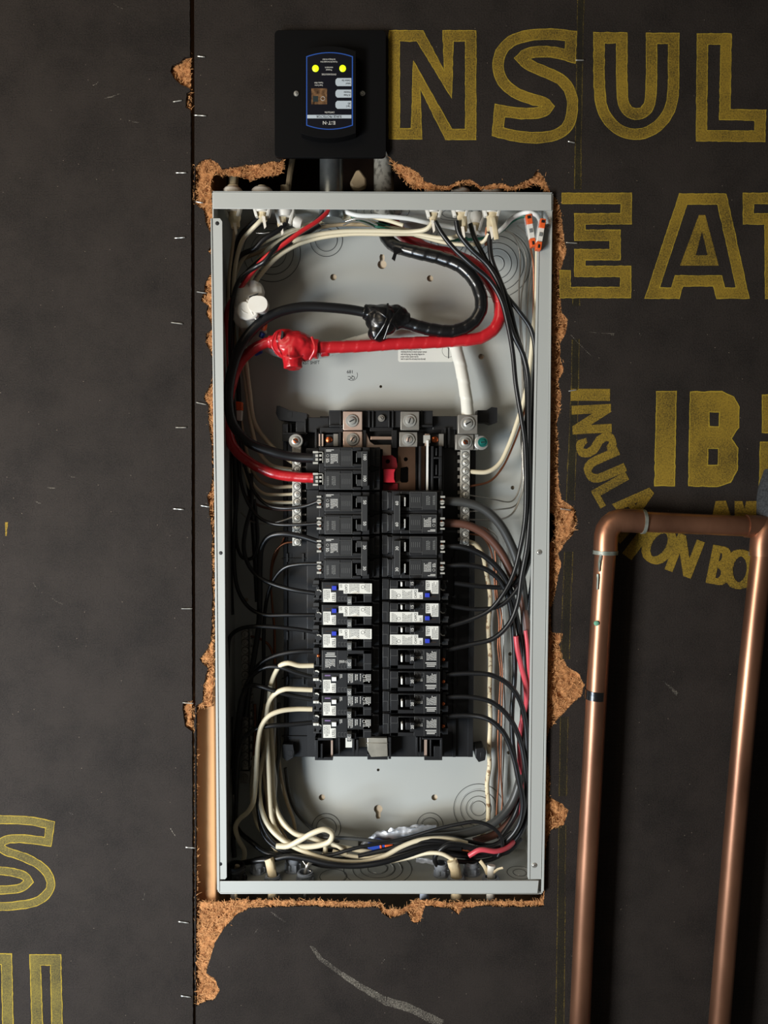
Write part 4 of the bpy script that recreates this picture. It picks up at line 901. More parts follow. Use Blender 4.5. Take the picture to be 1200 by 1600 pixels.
bottom_connector(689, 34, 'grey connector with black wires looping in, bottom right', 10, .015)
bottom_connector(713, 20, 'connector holding a wrinkled white jacket, bottom right', 12, .006, 'gplastic', ('jacket', [(711, 1358, 18), (706, 1344, 18)], 17), 'wrinkled grey-white jacket stub, left of the two bottom right stubs')
bottom_connector(736, 38, 'shadowed grey connector between the two white stubs, bottom right', 11, .015)
bottom_connector(767, 20, 'connector nearest the bottom right corner', 12, .006, 'gplastic', ('wplastic', [(767, 1362, 18), (768, 1352, 18)], 13), 'torn white jacket stub nearest the bottom right corner')
simple('paper_strip', 'yellowed paper curl beside the stub nearest the bottom right corner', 'paper', MB().use(M['jacket']).tube([W(771, 1364, 16), W(778, 1358, 14), W(786, 1356, 12)], 2 * PX(20), 8, flat=.5))
simple('paper_strip', 'cream paper strand rising left of the bottom right stub', 'paper', MB().use(M['jacket']).tube([W(762, 1366, 18), W(757, 1354, 18), W(750, 1345, 20)], 3 * PX(20), 8, flat=.5))
for x, wd, m_, lb in ((663, 15, 'gplastic', 'blue-grey cable stub leaving under the box, right of centre'), (367, 14, 'wsteel', 'grey cable stub leaving under the box at far left')):
    q = W(x, 1400, 25); simple('cable_sheath', lb, 'cable', MB().use(M[m_]).lathe((q.x, .025, ZB - .002), (0, 0, -1), [(wd * PX(25) / 2, 0), (wd * PX(25) / 2, .03)], 14))

# ------------------------------------------------------------------ big taped cables and splices
def cable(name, label, cat, m_, wpx, pts, seg=12, wrap=0, pitch=.012, group=None, **kw):
    d = sum(p[2] for p in pts) / len(pts)
    return tag(MB().use(M[m_]).tube([W(*p) for p in pts], wpx * PX(d) / 2, seg, kw.pop('step', .0028), wrap, pitch, **kw).build(name, sharp=60), label, cat, group)
cable('service_cable', 'thick black taped cable curving from the top centre to the black splice', 'cable', 'blacktape', 20,
      [(602, 335, 70), (600, 362, 66), (615, 383, 50), (645, 393, 42), (690, 404, 36), (722, 418, 32), (745, 445, 30), (752, 480, 30), (740, 503, 32), (710, 517, 34), (675, 515, 36), (625, 502, 38)], 16, .07, .014, step=.0012)
cable('service_cable', 'thick red taped cable from the top centre round to the red splice', 'cable', 'redtape', 19,
      [(606, 330, 80), (625, 362, 78), (665, 388, 66), (705, 398, 58), (742, 415, 50), (765, 440, 44), (781, 475, 40), (777, 507, 38), (755, 526, 38), (700, 533, 40), (620, 537, 42), (560, 541, 42), (500, 543, 42), (470, 543, 42)], 16, .07, .016, step=.0012)
cable('service_cable', 'thick black cable arching from the black splice to the breaker marked 100', 'cable', 'wblack', 15.5,
      [(590, 495, 38), (565, 487, 38), (520, 481, 36), (470, 480, 34), (430, 490, 32), (400, 510, 32), (374, 545, 34), (360, 590, 36), (357, 630, 38), (365, 665, 40), (390, 692, 42), (425, 706, 44), (460, 714, 46), (494, 716, 44)], 16)
cable('service_cable', 'thick red taped cable from the red splice to the breaker marked 100', 'cable', 'redtape', 16,
      [(455, 540, 42), (425, 534, 44), (400, 543, 46), (374, 568, 50), (360, 610, 54), (354, 655, 56), (364, 697, 56), (390, 722, 54), (425, 739, 50), (460, 745, 48), (494, 747, 44)], 16, .06, .020, step=.0012)
cable('service_cable', 'thick white taped cable looping behind the splices down to the neutral lug', 'cable', 'whitetape', 19,
      [(378, 500, 66), (395, 525, 68), (420, 542, 70), (452, 553, 70), (497, 551, 70), (550, 537, 70), (590, 526, 72), (640, 517, 74), (685, 519, 74), (708, 536, 72), (718, 565, 68), (725, 600, 64), (730, 635, 60), (731, 652, 58)], 16, .07, .022, step=.0014)
MB().use(M['blacktape']).prism([[(614, 386), (626, 388), (630, 394), (620, 397), (617, 408), (612, 404), (615, 396)]], 38, 40).build('tape_flap', parent=bpy.data.objects['service_cable'])
def blobmesh(name, label, m_, ells, tubes, folds, cracks=()):
    """ells: (x, y, d, rx, ry_px, depth_px) ellipsoids blended by remeshing"""
    g = MB().use(M[m_])
    for (x, y, d, rx, rz, ry) in ells:
        c = W(x, y, d); k = PX(d)
        g.rings([[c + Vector((rx * k * math.sin(a) * math.cos(b), ry * k * math.sin(a) * math.sin(b), rz * k * math.cos(a))) for b in (2 * math.pi * j / 18 for j in range(18))] for a in (math.pi * i / 12 for i in range(1, 12))])
    for P, wd in tubes: g.tube([W(*p) for p in P], wd * PX(30) / 2, 14)
    o = g.build(name, remesh=.0010)
    dm = o.modifiers.new('wrinkles', 'DISPLACE'); tx = bpy.data.textures.new(name + label[:6], 'CLOUDS'); tx.noise_scale = .010; tx.noise_depth = 1; dm.texture = tx; dm.strength = .0026; dm.mid_level = .5; dm.texture_coords = 'LOCAL'
    tag(o, label, 'splice')
    for P, wd in folds: MB().use(M[m_]).tube([W(*p) for p in P], wd * PX(20) / 2, 8, .0015, flat=.3).build('tape_edge', parent=o)
    for P in cracks: MB().use(M['dark']).prism([P[1]], P[0], P[0] + 4).build('tape_gap', parent=o)
    return o
blobmesh('taped_splice', 'lumpy black taped splice joining the two thick black cables', 'blacktape', [(598, 500, 36, 27, 25, 20), (590, 520, 34, 15, 14, 14), (618, 496, 38, 20, 20, 16), (582, 488, 36, 14, 13, 13)], [([(568, 487, 36), (598, 495, 36)], 24), ([(640, 502, 38), (600, 500, 38)], 26)],
    [([(575, 480, 22), (600, 492, 12), (622, 514, 20)], 3), ([(606, 474, 24), (604, 500, 12), (586, 530, 22)], 3), ([(628, 480, 22), (612, 500, 14), (600, 530, 22)], 3)])
blobmesh('taped_splice', 'lumpy red taped splice joining the two thick red cables', 'redtape', [(459, 541, 40, 33, 24, 19), (446, 532, 40, 22, 18, 16), (474, 546, 40, 23, 19, 16)], [([(456, 545, 36), (458, 576, 34)], 30), ([(420, 534, 44), (450, 535, 42)], 22), ([(498, 546, 42), (470, 543, 42)], 30), ([(500, 552, 44), (512, 548, 44)], 15)],
    [([(430, 520, 28), (425, 540, 24), (436, 556, 28)], 3), ([(487, 526, 28), (492, 545, 24), (484, 562, 30)], 4), ([(443, 556, 22), (458, 560, 18), (474, 556, 24)], 2.5)], [(25, [(440, 516), (443, 518), (442, 527), (438, 530)])])
o = blobmesh('taped_splice', 'bulky white taped splice tucked in the upper left of the box', 'wplastic', [(386, 490, 38, 21, 26, 18), (381, 468, 40, 17, 26, 16), (398, 478, 34, 21, 19, 15), (400, 457, 42, 13, 17, 13)], [([(398, 442, 42), (394, 470, 38)], 20), ([(376, 500, 62), (396, 520, 66), (412, 512, 64)], 20)],
    [([(386, 468, 20), (392, 486, 17), (400, 499, 20)], 2.2), ([(374, 478, 19), (380, 487, 17.4), (387, 490, 18)], 2.2)])
MB().use(M['wplastic']).prism([rrect(387, 462, 418, 488, 12)], 15, 28).build('clamp_cap', parent=o, bevel=.0014)['label'] = 'smooth rounded white cap'
MB().use(M['wplastic']).prism([[(371, 478), (376, 471), (386, 470), (396, 478), (404, 492), (398, 497), (384, 500), (374, 497), (369, 487)]], 18, 30).build('clamp_cap', parent=o, bevel=.002)
MB().use(M['dark']).prism([[(389, 463), (403, 458), (403, 459.5), (389, 464.8)]], 14.8, 17).build('tape_gap', parent=o)

# ------------------------------------------------------------------ wires
def wire(kind, label, m_, wpx, pts, group, **kw):
    return cable(kind, label, 'wire', m_, wpx, pts, kw.pop('seg', 8), group=group, **kw)
GT, GR, GL, GBt = 'wires along the top', 'wires in the right gutter', 'wires in the left gutter', 'wires along the bottom'
B, C, T_, Wh = 'wblack', 'wcream', 'wtan', 'wwhite'
WIRES = [
 # top
 ('wire', 'cream wire arching along the top from the first connector right of centre', C, 7, [(677, 345, 22), (668, 357, 26), (645, 362, 34), (590, 361, 40), (530, 362, 44), (480, 370, 46), (440, 386, 50), (408, 412, 56), (385, 450, 64), (378, 500, 72), (384, 560, 78), (390, 610, 82), (398, 660, 84), (420, 692, 82), (440, 711, 76), (457, 722, 70)], GT),
 ('wire', 'lowest cream wire of the top bundle, from the second connector right of centre', C, 6.5, [(724, 345, 22), (715, 368, 28), (690, 372, 34), (650, 366, 40), (600, 366, 44), (545, 366, 48), (490, 374, 52), (450, 390, 56), (415, 420, 60), (384, 470, 74), (376, 530, 80), (384, 600, 84), (392, 660, 84), (404, 705, 80), (424, 727, 74), (457, 734, 70)], GT),
 ('wire', 'pinkish cream wire dipping under the top right connectors', C, 6, [(764, 365, 24), (755, 378, 30), (735, 382, 36), (700, 380, 42), (660, 370, 46), (615, 358, 48), (575, 346, 50), (540, 341, 52), (505, 346, 54), (470, 358, 56), (425, 384, 58), (390, 420, 66)], GT),
 ('wire', 'cream wire crossing high over the top bundle near centre', C, 6, [(630, 352, 36), (600, 343, 40), (570, 339, 44), (530, 338, 48), (500, 345, 50), (450, 362, 52), (410, 380, 54), (383, 400, 58), (365, 440, 66), (362, 520, 74)], GT),
 ('wire', 'cream wire of the top bundle fading into the upper left corner', T_, 6, [(640, 360, 48), (580, 352, 52), (520, 352, 56), (460, 366, 58), (410, 392, 60), (375, 410, 64), (362, 450, 70), (366, 520, 80), (372, 600, 86), (380, 680, 84), (400, 745, 78), (425, 760, 72), (457, 760, 70)], GT),
 ('wire', 'bright white wire entering at the top centre and running right to an orange connector', Wh, 7, [(522, 312, 50), (532, 326, 42), (555, 336, 36), (600, 338, 36), (640, 342, 38), (668, 348, 44), (700, 354, 56), (740, 362, 62), (770, 366, 60), (786, 356, 50), (800, 341, 44), (822, 332, 38), (838, 336, 24), (846, 350, -6)], GT),
 ('wire', 'green wire running right under the bright white one at the top', 'wgreen', 5, [(527, 312, 54), (538, 330, 48), (565, 346, 44), (600, 357, 42), (640, 366, 46), (690, 374, 52), (735, 374, 60), (765, 370, 62), (785, 360, 54), (800, 346, 48), (818, 338, 42), (830, 342, 40)], GT),
 ('wire', 'second green strand beneath the cream wires at top centre', 'wgreen', 5, [(575, 348, 50), (600, 352, 48), (625, 361, 50), (660, 371, 54), (700, 376, 58), (730, 372, 62)], GT),
 ('wire', 'red wire sweeping from the top centre down the upper left corner', 'wred', 7, [(520, 312, 40), (517, 325, 30), (498, 344, 24), (470, 362, 22), (440, 384, 22), (415, 402, 24), (392, 428, 28), (372, 456, 34), (356, 480, 44), (353, 520, 56), (356, 600, 66), (360, 680, 74)], GT),
 ('wire', 'black wire twisting round the red one in the upper left', B, 7, [(514, 312, 44), (511, 324, 32), (500, 340, 30), (478, 358, 30), (452, 372, 27), (430, 388, 20), (414, 408, 18), (398, 418, 24), (375, 436, 26), (364, 466, 28), (361, 500, 34), (360, 560, 50), (364, 640, 64), (368, 700, 72)], GT),
 ('wire', 'cream wire bending down from the second connector at top left', C, 7, [(413, 338, 22), (404, 348, 22), (392, 360, 26), (380, 374, 32), (372, 395, 42), (366, 430, 54), (364, 500, 66)], GT),
 ('wire', 'black wire curving beside the cream one at the top left', B, 7, [(420, 335, 30), (403, 342, 30), (388, 354, 32), (374, 370, 38), (366, 400, 48), (360, 450, 60), (358, 540, 70)], GT),
 ('wire', 'thin grey wire hanging from the top left corner connector', T_, 5, [(367, 345, 24), (366, 365, 28), (363, 390, 36), (358, 430, 48), (356, 500, 60)], GT),
 ('wire', 'dark wire leaving the third top left connector and sweeping down left', B, 8, [(447, 350, 36), (432, 362, 34), (412, 374, 34), (398, 388, 38), (375, 400, 46), (361, 430, 56), (357, 500, 66), (360, 580, 74)], GT),
 ('wire', 'second dark wire of the top left sweep, under the cream wires', B, 7, [(500, 352, 50), (460, 376, 48), (430, 392, 48), (400, 412, 52), (378, 436, 58), (366, 480, 66), (362, 560, 78)], GT),
 ('copper_wire', 'short bare copper strand sticking left beneath the top left connectors', 'wsteel', 1.8, [(400, 364, 36), (412, 364.5, 34), (421, 363, 34)], GT),
 ('foil_wire', 'bright twisted bare strands under the green wire at the top centre', 'wsteel', 3, [(540, 346, 40), (556, 342, 36), (572, 344, 36), (590, 352, 38)], GT),
 ('foil_wire', 'second twisted bare strand under the green wire at the top centre', 'wsteel', 2.5, [(536, 352, 40), (552, 346, 38), (568, 348, 38), (584, 355, 40)], GT),
 # right gutter: blacks from the top connectors
 ('wire', 'black wire from the first right connector, leftmost strand of the right bundle', B, 7.5, [(680, 346, 18), (690, 364, 18), (708, 387, 18), (735, 412, 18), (765, 438, 20), (783, 468, 22), (793, 505, 24), (801, 550, 26), (806, 600, 28), (814, 650, 30), (820, 690, 30), (822, 750, 30), (820, 815, 32), (812, 860, 34), (801, 900, 36), (785, 930, 38), (765, 953, 42), (735, 968, 46), (700, 979, 48)], GR),
 ('wire', 'black wire from the second right connector, dropping down to the lowest stickered breaker', B, 8, [(713, 345, 18), (717, 364, 20), (735, 388, 22), (762, 414, 24), (778, 440, 24), (790, 480, 24), (802, 522, 26), (818, 556, 30), (825, 590, 32), (826, 650, 32), (826, 720, 32), (828, 790, 34), (824, 850, 34), (815, 900, 36), (808, 945, 36), (795, 975, 38), (770, 998, 42), (735, 1007, 46), (700, 1015, 48)], GR),
 ('wire', 'black wire from the shaded deep connector bowing out to the right flange', B, 7.5, [(735, 350, 34), (740, 368, 32), (755, 398, 30), (772, 430, 28), (790, 460, 30), (812, 488, 32), (829, 513, 34), (836, 545, 36), (835, 600, 38), (833, 680, 38), (834, 760, 40), (832, 850, 40), (822, 890, 40), (804, 926, 42), (780, 947, 44), (745, 952, 48), (700, 946, 50)], GR),
 ('wire', 'black wire from the top right corner connector crossing the bundle', B, 8, [(766, 358, 24), (765, 380, 26), (768, 405, 26), (780, 436, 28), (794, 472, 30), (806, 520, 32), (818, 560, 34), (824, 620, 36), (822, 700, 36), (828, 780, 38), (830, 840, 40), (822, 875, 42), (812, 902, 44), (796, 916, 46), (760, 917, 48), (710, 911, 50)], GR),
 ('wire', 'short black wire hugging the right flange halfway up', B, 7, [(838, 540, 44), (838, 640, 46), (836, 740, 46), (836, 830, 46), (832, 900, 48), (825, 960, 52), (822, 1040, 60)], GR),
 ('wire', 'cream wire from the orange connector down to the right neutral bar', C, 7.5, [(840, 390, 4), (839.5, 420, 22), (838, 470, 52), (833, 520, 60), (828, 570, 66), (820, 620, 68), (808, 660, 70), (795, 696, 70), (780, 725, 68), (762, 737, 66), (734, 737, 66)], GR),
 ('copper_wire', 'bare copper wire from the left orange connector to the right neutral bar', 'barecopper', 3.4, [(829, 388, 36), (833, 410, 44), (834, 460, 56), (831, 540, 66), (826, 600, 70), (816, 655, 72), (802, 695, 72), (784, 732, 70), (765, 752, 68), (734, 760, 66)], GR),
 ('bare_wire', 'leftmost thin grey strand wandering down the upper right gutter', 'wsteel', 2.4, [(780, 360, 70), (800, 366, 76), (810, 385, 82), (813, 410, 86), (811, 450, 88), (813, 520, 88), (816, 600, 86), (814, 680, 84), (817, 740, 82)], GR),
 ('bare_wire', 'second thin grey strand beside the upper right knockout', 'wsteel', 2.4, [(790, 358, 66), (808, 372, 72), (820, 395, 78), (822, 420, 82), (815, 460, 86), (814, 500, 86), (818, 560, 86), (817, 640, 84), (816, 720, 80), (812, 762, 78), (800, 783, 76), (770, 780, 70), (734, 774, 66)], GR),
 ('bare_wire', 'thin grey strand close behind the copper wire at the upper right', 'wsteel', 2.4, [(808, 352, 60), (825, 370, 64), (832, 395, 70), (829, 425, 76), (825, 470, 80), (822, 540, 82), (818, 620, 82), (818, 720, 80), (818, 765, 78), (805, 790, 76), (780, 796, 72), (734, 799, 68)], GR),
 ('bare_wire', 'shiny straight silver strand right of the neutral bar', 'wsteel', 3, [(816, 560, 74), (817, 640, 74), (817, 720, 74), (818, 755, 74), (812, 780, 74), (800, 803, 72), (780, 812, 70), (734, 812, 68)], GR),
 ('cable', 'thick charcoal cable arching from the breaker marked 60 into the right gutter', 'wgrey', 14, [(694, 783, 50), (725, 785, 48), (755, 795, 46), (780, 818, 46), (798, 850, 48), (811, 888, 50), (818, 930, 52), (821, 990, 56), (820, 1060, 62), (818, 1150, 66), (812, 1220, 66), (795, 1262, 64), (765, 1290, 60), (720, 1304, 58), (660, 1310, 60), (600, 1318, 66)], GR),
 ('cable', 'thick dark brown cable arching under the charcoal one into the right gutter', 'wbrown', 13, [(694, 817, 52), (728, 820, 50), (757, 834, 50), (782, 862, 50), (800, 898, 50), (815, 935, 52), (823, 980, 54), (827, 1040, 60), (826, 1100, 68), (824, 1200, 72), (808, 1265, 72), (780, 1300, 68), (740, 1315, 64)], GR),
 ('wire', 'black wire from the breaker marked 30, upper of its pair', B, 9, [(694, 853, 48), (722, 855, 44), (752, 866, 42), (778, 888, 42), (795, 915, 44), (806, 960, 50), (816, 1020, 58), (819, 1100, 66), (818, 1200, 70), (806, 1270, 68), (780, 1312, 62)], GR),
 ('wire', 'black wire from the breaker marked 30, lower of its pair', B, 8, [(694, 884, 48), (730, 883, 44), (758, 889, 42), (780, 906, 42), (794, 935, 44), (801, 975, 48), (804, 1020, 52), (804, 1060, 54), (800, 1110, 56), (801, 1160, 56), (808, 1210, 52), (816, 1250, 48), (812, 1290, 44), (792, 1320, 42), (760, 1334, 40)], GR),
 ('wire', 'pinkish red wire slanting down the right gutter', 'wpink', 8, [(806, 994, 44), (808, 1012, 44), (814, 1040, 46), (821, 1070, 50), (822, 1100, 56), (816, 1125, 58), (812, 1150, 60), (812, 1185, 62), (816, 1240, 66), (812, 1290, 62), (798, 1320, 36), (776, 1330, 24), (750, 1328, 22), (733, 1337, 24)], GR),
 ('wire', 'narrow red wire pressed against the right flange', 'wpink', 6, [(821, 985, 46), (824, 1010, 46), (826, 1050, 50), (828, 1100, 60), (828, 1180, 68)], GR),
 ('wire', 'black wire from the second plain breaker at right, uppermost of three arches', B, 8, [(694, 1054, 48), (735, 1052, 44), (768, 1055, 40), (795, 1070, 38), (812, 1094, 38), (821, 1130, 40), (824, 1190, 40), (826, 1240, 42), (822, 1280, 42), (806, 1312, 42), (780, 1330, 42), (740, 1338, 40), (690, 1332, 40), (660, 1322, 42)], GR),
 ('wire', 'black wire from the third plain breaker at right, middle of three arches', B, 8, [(694, 1089, 48), (735, 1089, 44), (770, 1098, 40), (796, 1122, 38), (812, 1155, 38), (820, 1195, 36), (822, 1240, 36), (812, 1285, 38), (790, 1314, 38), (755, 1325, 38), (700, 1318, 38), (650, 1318, 40), (600, 1330, 42), (540, 1344, 40)], GR),
 ('wire', 'black wire from the bottom right breaker, lowest of three arches', B, 8.5, [(694, 1119, 48), (735, 1118, 44), (763, 1124, 38), (786, 1144, 34), (801, 1178, 32), (811, 1220, 30), (817, 1255, 30), (810, 1290, 32), (788, 1316, 34), (750, 1328, 34), (705, 1320, 34), (660, 1320, 34), (610, 1336, 34), (560, 1350, 34), (505, 1352, 34), (460, 1338, 34), (420, 1340, 34), (398, 1344, 36)], GR),
 ('wire', 'glossy black wire down the far right edge by the flange', B, 7, [(828, 1090, 56), (829, 1150, 52), (829, 1220, 50), (827, 1270, 48), (815, 1300, 46), (795, 1325, 44), (770, 1342, 40), (735, 1347, 36), (706, 1345, 32)], GR),
 ('wire', 'paint-spotted cream wire hanging straight down right of the breakers', 'wspot', 7.5, [(730, 846, 70), (742, 850, 72), (753, 864, 76), (760, 895, 82), (766, 935, 84), (763, 980, 86), (766, 1030, 86), (765, 1080, 86), (766, 1130, 86), (764, 1175, 86), (765, 1195, 86), (761, 1225, 86), (763, 1260, 86), (760, 1292, 84), (740, 1318, 80)], GR),
 ('copper_wire', 'left one of two bare copper wires hanging beside the spotted cream wire', 'barecopper', 3, [(731, 834, 68), (752, 838, 72), (765, 855, 76), (771, 885, 80), (774, 930, 84), (780, 975, 86), (778, 1010, 86), (782, 1050, 86), (780, 1100, 86), (778, 1160, 86), (780, 1210, 86), (777, 1250, 86), (775, 1290, 84)], GR),
 ('copper_wire', 'right one of two bare copper wires hanging beside the spotted cream wire', 'barecopper', 3, [(731, 822, 68), (758, 826, 72), (770, 845, 76), (775, 880, 78), (777, 930, 82), (784, 965, 84), (781, 1000, 84), (785, 1050, 84), (784, 1110, 84), (783, 1170, 84), (783, 1215, 84), (785, 1250, 84), (781, 1290, 82)], GR),
 ('bare_wire', 'thin grey wire rising between copper wires and black bundle at right', 'wsteel', 2.5, [(762, 826, 74), (776, 838, 80), (781, 870, 84), (783, 920, 88), (787, 980, 88), (787, 1050, 88), (789, 1110, 88), (787, 1180, 88), (784, 1250, 88)], GR),
 # left gutter
 ('wire', 'black wire rising from the breaker marked 50, upper terminal', B, 5.5, [(496, 784, 40), (475, 791, 44), (445, 794, 48), (418, 789, 54), (400, 772, 62), (388, 745, 68), (378, 710, 74), (372, 660, 78)], GL),
 ('wire', 'black wire rising from the breaker marked 50, lower terminal', B, 5.5, [(496, 818, 40), (460, 820, 44), (425, 818, 50), (402, 806, 58), (385, 780, 64), (376, 750, 70), (372, 700, 74), (366, 640, 78)], GL),
 ('wire', 'thick black wire from the third wide breaker dropping down the left gutter', B, 9, [(496, 846, 40), (470, 838, 42), (440, 834, 44), (420, 839, 48), (409, 855, 52), (406, 885, 56), (406, 930, 60), (404, 980, 64), (398, 1020, 68), (390, 1070, 72), (384, 1120, 66)], GL),
 ('wire', 'grey-black wire from the third wide breaker, lower terminal', B, 6, [(497, 881, 40), (465, 882, 44), (445, 887, 48), (430, 902, 54), (420, 924, 60), (414, 955, 66), (412, 1000, 70), (412, 1060, 72), (408, 1105, 72), (404, 1140, 74), (402, 1220, 74), (408, 1280, 70), (430, 1315, 60)], GL),
 ('wire', 'black wire from the uppermost stickered breaker at left', B, 7, [(492, 927, 46), (460, 922, 48), (430, 914, 52), (405, 902, 56), (389, 884, 60), (381, 858, 62), (384, 825, 64), (393, 790, 70), (392, 740, 76)], GL),
 ('wire', 'dark looped wire hanging beside the left neutral bar', B, 5.5, [(397, 780, 74), (402, 820, 72), (402, 850, 70), (394, 872, 70), (380, 872, 70), (371, 855, 72), (368, 800, 74), (366, 740, 76), (362, 660, 78)], GL),
 ('wire', 'black wire from the middle stickered breaker at left', B, 6.5, [(492, 961, 46), (450, 961, 48), (410, 960, 52), (388, 948, 58), (372, 922, 62), (366, 885, 64), (366, 830, 66), (370, 770, 68), (366, 700, 72)], GL),
 ('wire', 'black wire from the lowest stickered breaker arching to the left flange', B, 6.5, [(498, 989, 44), (470, 984, 44), (430, 980, 44), (395, 979, 46), (372, 984, 50), (359, 996, 56), (356, 1030, 62), (356, 1100, 68), (358, 1200, 74)], GL),
 ('wire', 'black wire arching left from the plain breaker in the left column', B, 7.5, [(496, 1017, 46), (465, 1018, 46), (432, 1024, 48), (408, 1036, 50), (393, 1056, 54), (382, 1085, 58), (375, 1130, 62), (370, 1200, 66)], GL),
 ('wire', 'black wire to the uppermost white-button breaker', B, 7.5, [(488, 1058, 44), (465, 1052, 44), (440, 1043, 44), (418, 1042, 46), (398, 1052, 50), (384, 1072, 54), (376, 1110, 60), (370, 1160, 64), (366, 1240, 66)], GL),
 ('wire', 'black wire to the middle white-button breaker', B, 7.5, [(488, 1093, 44), (460, 1088, 44), (430, 1080, 42), (405, 1072, 44), (388, 1072, 50), (378, 1090, 56), (370, 1140, 64), (363, 1200, 70)], GL),
 ('wire', 'black wire to the bottom white-button breaker', B, 7.5, [(488, 1129, 44), (455, 1132, 42), (425, 1134, 40), (400, 1139, 42), (384, 1150, 46), (375, 1168, 50), (371, 1200, 54), (369, 1250, 58), (368, 1310, 60)], GL),
 ('wire', 'cream wire leaving the plain breaker in the left column and turning down', C, 8, [(490, 1040, 46), (468, 1040, 44), (450, 1036, 42), (438, 1040, 44), (430, 1052, 48), (424, 1068, 52), (421, 1090, 56), (423, 1130, 58), (426, 1180, 58), (426, 1230, 54), (432, 1265, 50), (445, 1288, 46), (462, 1303, 42), (490, 1310, 40), (508, 1322, 40), (506, 1338, 42)], GL),
 ('wire', 'cream wire of the middle white-button breaker, turning down', C, 8, [(488, 1078, 44), (465, 1077, 42), (445, 1077, 40), (430, 1084, 42), (421, 1096, 46), (417, 1115, 50), (417, 1150, 50), (420, 1200, 48), (422, 1245, 46), (425, 1278, 44), (432, 1300, 44), (445, 1318, 46), (452, 1330, 50)], GL),
 ('wire', 'cream wire of the bottom white-button breaker, bowing widest to the left', C, 8, [(488, 1108, 44), (462, 1108, 42), (438, 1111, 38), (420, 1119, 36), (409, 1134, 36), (404, 1155, 36), (401, 1190, 36), (399, 1225, 38), (395, 1255, 40), (386, 1270, 44), (374, 1280, 48), (368, 1293, 52), (373, 1312, 54), (382, 1330, 54), (380, 1348, 50)], GL),
 ('wire', 'cream wire reaching the left neutral bar below the red cable', C, 5, [(457, 772, 70), (435, 773, 70), (412, 771, 72), (395, 755, 76), (386, 720, 80)], GL),
 ('wire', 'cream wire reaching the left neutral bar, lowest of the cream ones', C, 5, [(457, 785, 70), (435, 785, 70), (412, 782, 74), (392, 765, 78), (380, 730, 80)], GL),
 ('wire', 'maroon wire crossing to the left neutral bar', 'wbrown', 4, [(457, 796, 68), (430, 796, 70), (405, 790, 74), (385, 776, 78)], GL),
 ('bare_wire', 'thin grey wire reaching the left neutral bar', 'wsteel', 2.8, [(457, 808, 68), (440, 814, 68), (415, 818, 72), (392, 814, 76), (376, 800, 80)], GL),
 ('copper_wire', 'bare copper wire curling from the foot of the left neutral bar', 'barecopper', 3.6, [(457, 847, 68), (445, 849, 68), (433, 858, 70), (426, 875, 74), (423, 905, 78), (425, 940, 80), (429, 980, 82), (430, 1030, 84), (432, 1090, 84)], GL),
 ('copper_wire', 'second copper wire crossing behind the left gutter wires', 'barecopper', 2.6, [(444, 840, 74), (434, 862, 76), (426, 885, 80), (424, 930, 84), (428, 985, 86), (428, 1050, 86), (430, 1120, 84)], GL),
 ('copper_wire', 'brown copper wire bending from the ground bar', 'barecopper', 4, [(392, 994, 86), (408, 999, 84), (420, 1008, 84), (427, 1024, 84), (432, 1050, 84)], GL),
 ('copper_wire', 'stub of copper wire beside the lower ground bar', 'barecopper', 5, [(398, 1100, 82), (399, 1125, 82), (398, 1160, 82), (396, 1190, 84)], GL),
 ('wire', 'tan wire in the lower left bundle, next to the black carrier', T_, 5.5, [(432, 1100, 78), (434, 1150, 76), (436, 1190, 74), (441, 1225, 72), (449, 1255, 70), (458, 1280, 68), (462, 1300, 66)], GL),
 ('wire', 'tan wire in the middle of the lower left bundle', T_, 6, [(428, 1060, 74), (428, 1110, 72), (430, 1160, 70), (430, 1210, 68), (424, 1250, 66), (428, 1285, 62), (444, 1305, 58)], GL),
 ('wire', 'greyish white wire in the lower left bundle with a shiny tip', 'wgrey', 6, [(436, 1098, 72), (434, 1130, 70), (436, 1170, 68), (432, 1210, 66), (430, 1240, 64), (440, 1275, 60), (455, 1300, 56)], GL),
 ('wire', 'tan wire crossing inside the lower left bundle', T_, 5, [(414, 1100, 66), (412, 1150, 66), (414, 1200, 66), (424, 1240, 62), (432, 1280, 60), (448, 1312, 56)], GL),
 ('wire', 'white wire leaning through the lower left bundle', Wh, 4.5, [(430, 1085, 70), (430, 1130, 68), (427, 1180, 62), (431, 1220, 58), (430, 1250, 56), (436, 1280, 52)], GL),
 ('wire', 'dark brown wire deep in the lower left bundle', 'wbrown', 5, [(420, 1120, 80), (420, 1180, 80), (414, 1240, 78), (416, 1290, 74), (436, 1322, 66)], GL),
 ('wire', 'grey wire leaving the lower left bundle toward the bottom knockout', 'wgrey', 6, [(446, 1200, 80), (452, 1240, 80), (463, 1268, 80), (480, 1288, 78), (500, 1304, 74), (530, 1316, 68)], GL),
 ('wire', 'outer black wire curving along the lower left corner', B, 6.5, [(405, 1160, 60), (403, 1220, 58), (404, 1270, 54), (412, 1305, 48), (432, 1325, 42), (470, 1338, 38), (510, 1348, 34), (550, 1352, 32)], GL),
 ('wire', 'inner black wire following the outer one in the lower left', B, 6, [(408, 1180, 62), (407, 1240, 58), (410, 1285, 52), (424, 1312, 46), (450, 1328, 42), (490, 1338, 40), (540, 1342, 40), (590, 1334, 42), (640, 1316, 44), (690, 1308, 46), (730, 1314, 46), (770, 1320, 46), (800, 1300, 50)], GL),
 ('wire', 'dark wires hugging the far left wall near the bottom', B, 8, [(360, 1120, 74), (360, 1200, 76), (362, 1280, 74), (366, 1340, 60)], GL),
 ('wire', 'black wire descending the far left wall at mid height', B, 8, [(356, 560, 76), (358, 660, 80), (358, 780, 80), (360, 900, 78), (362, 960, 80)], GL),
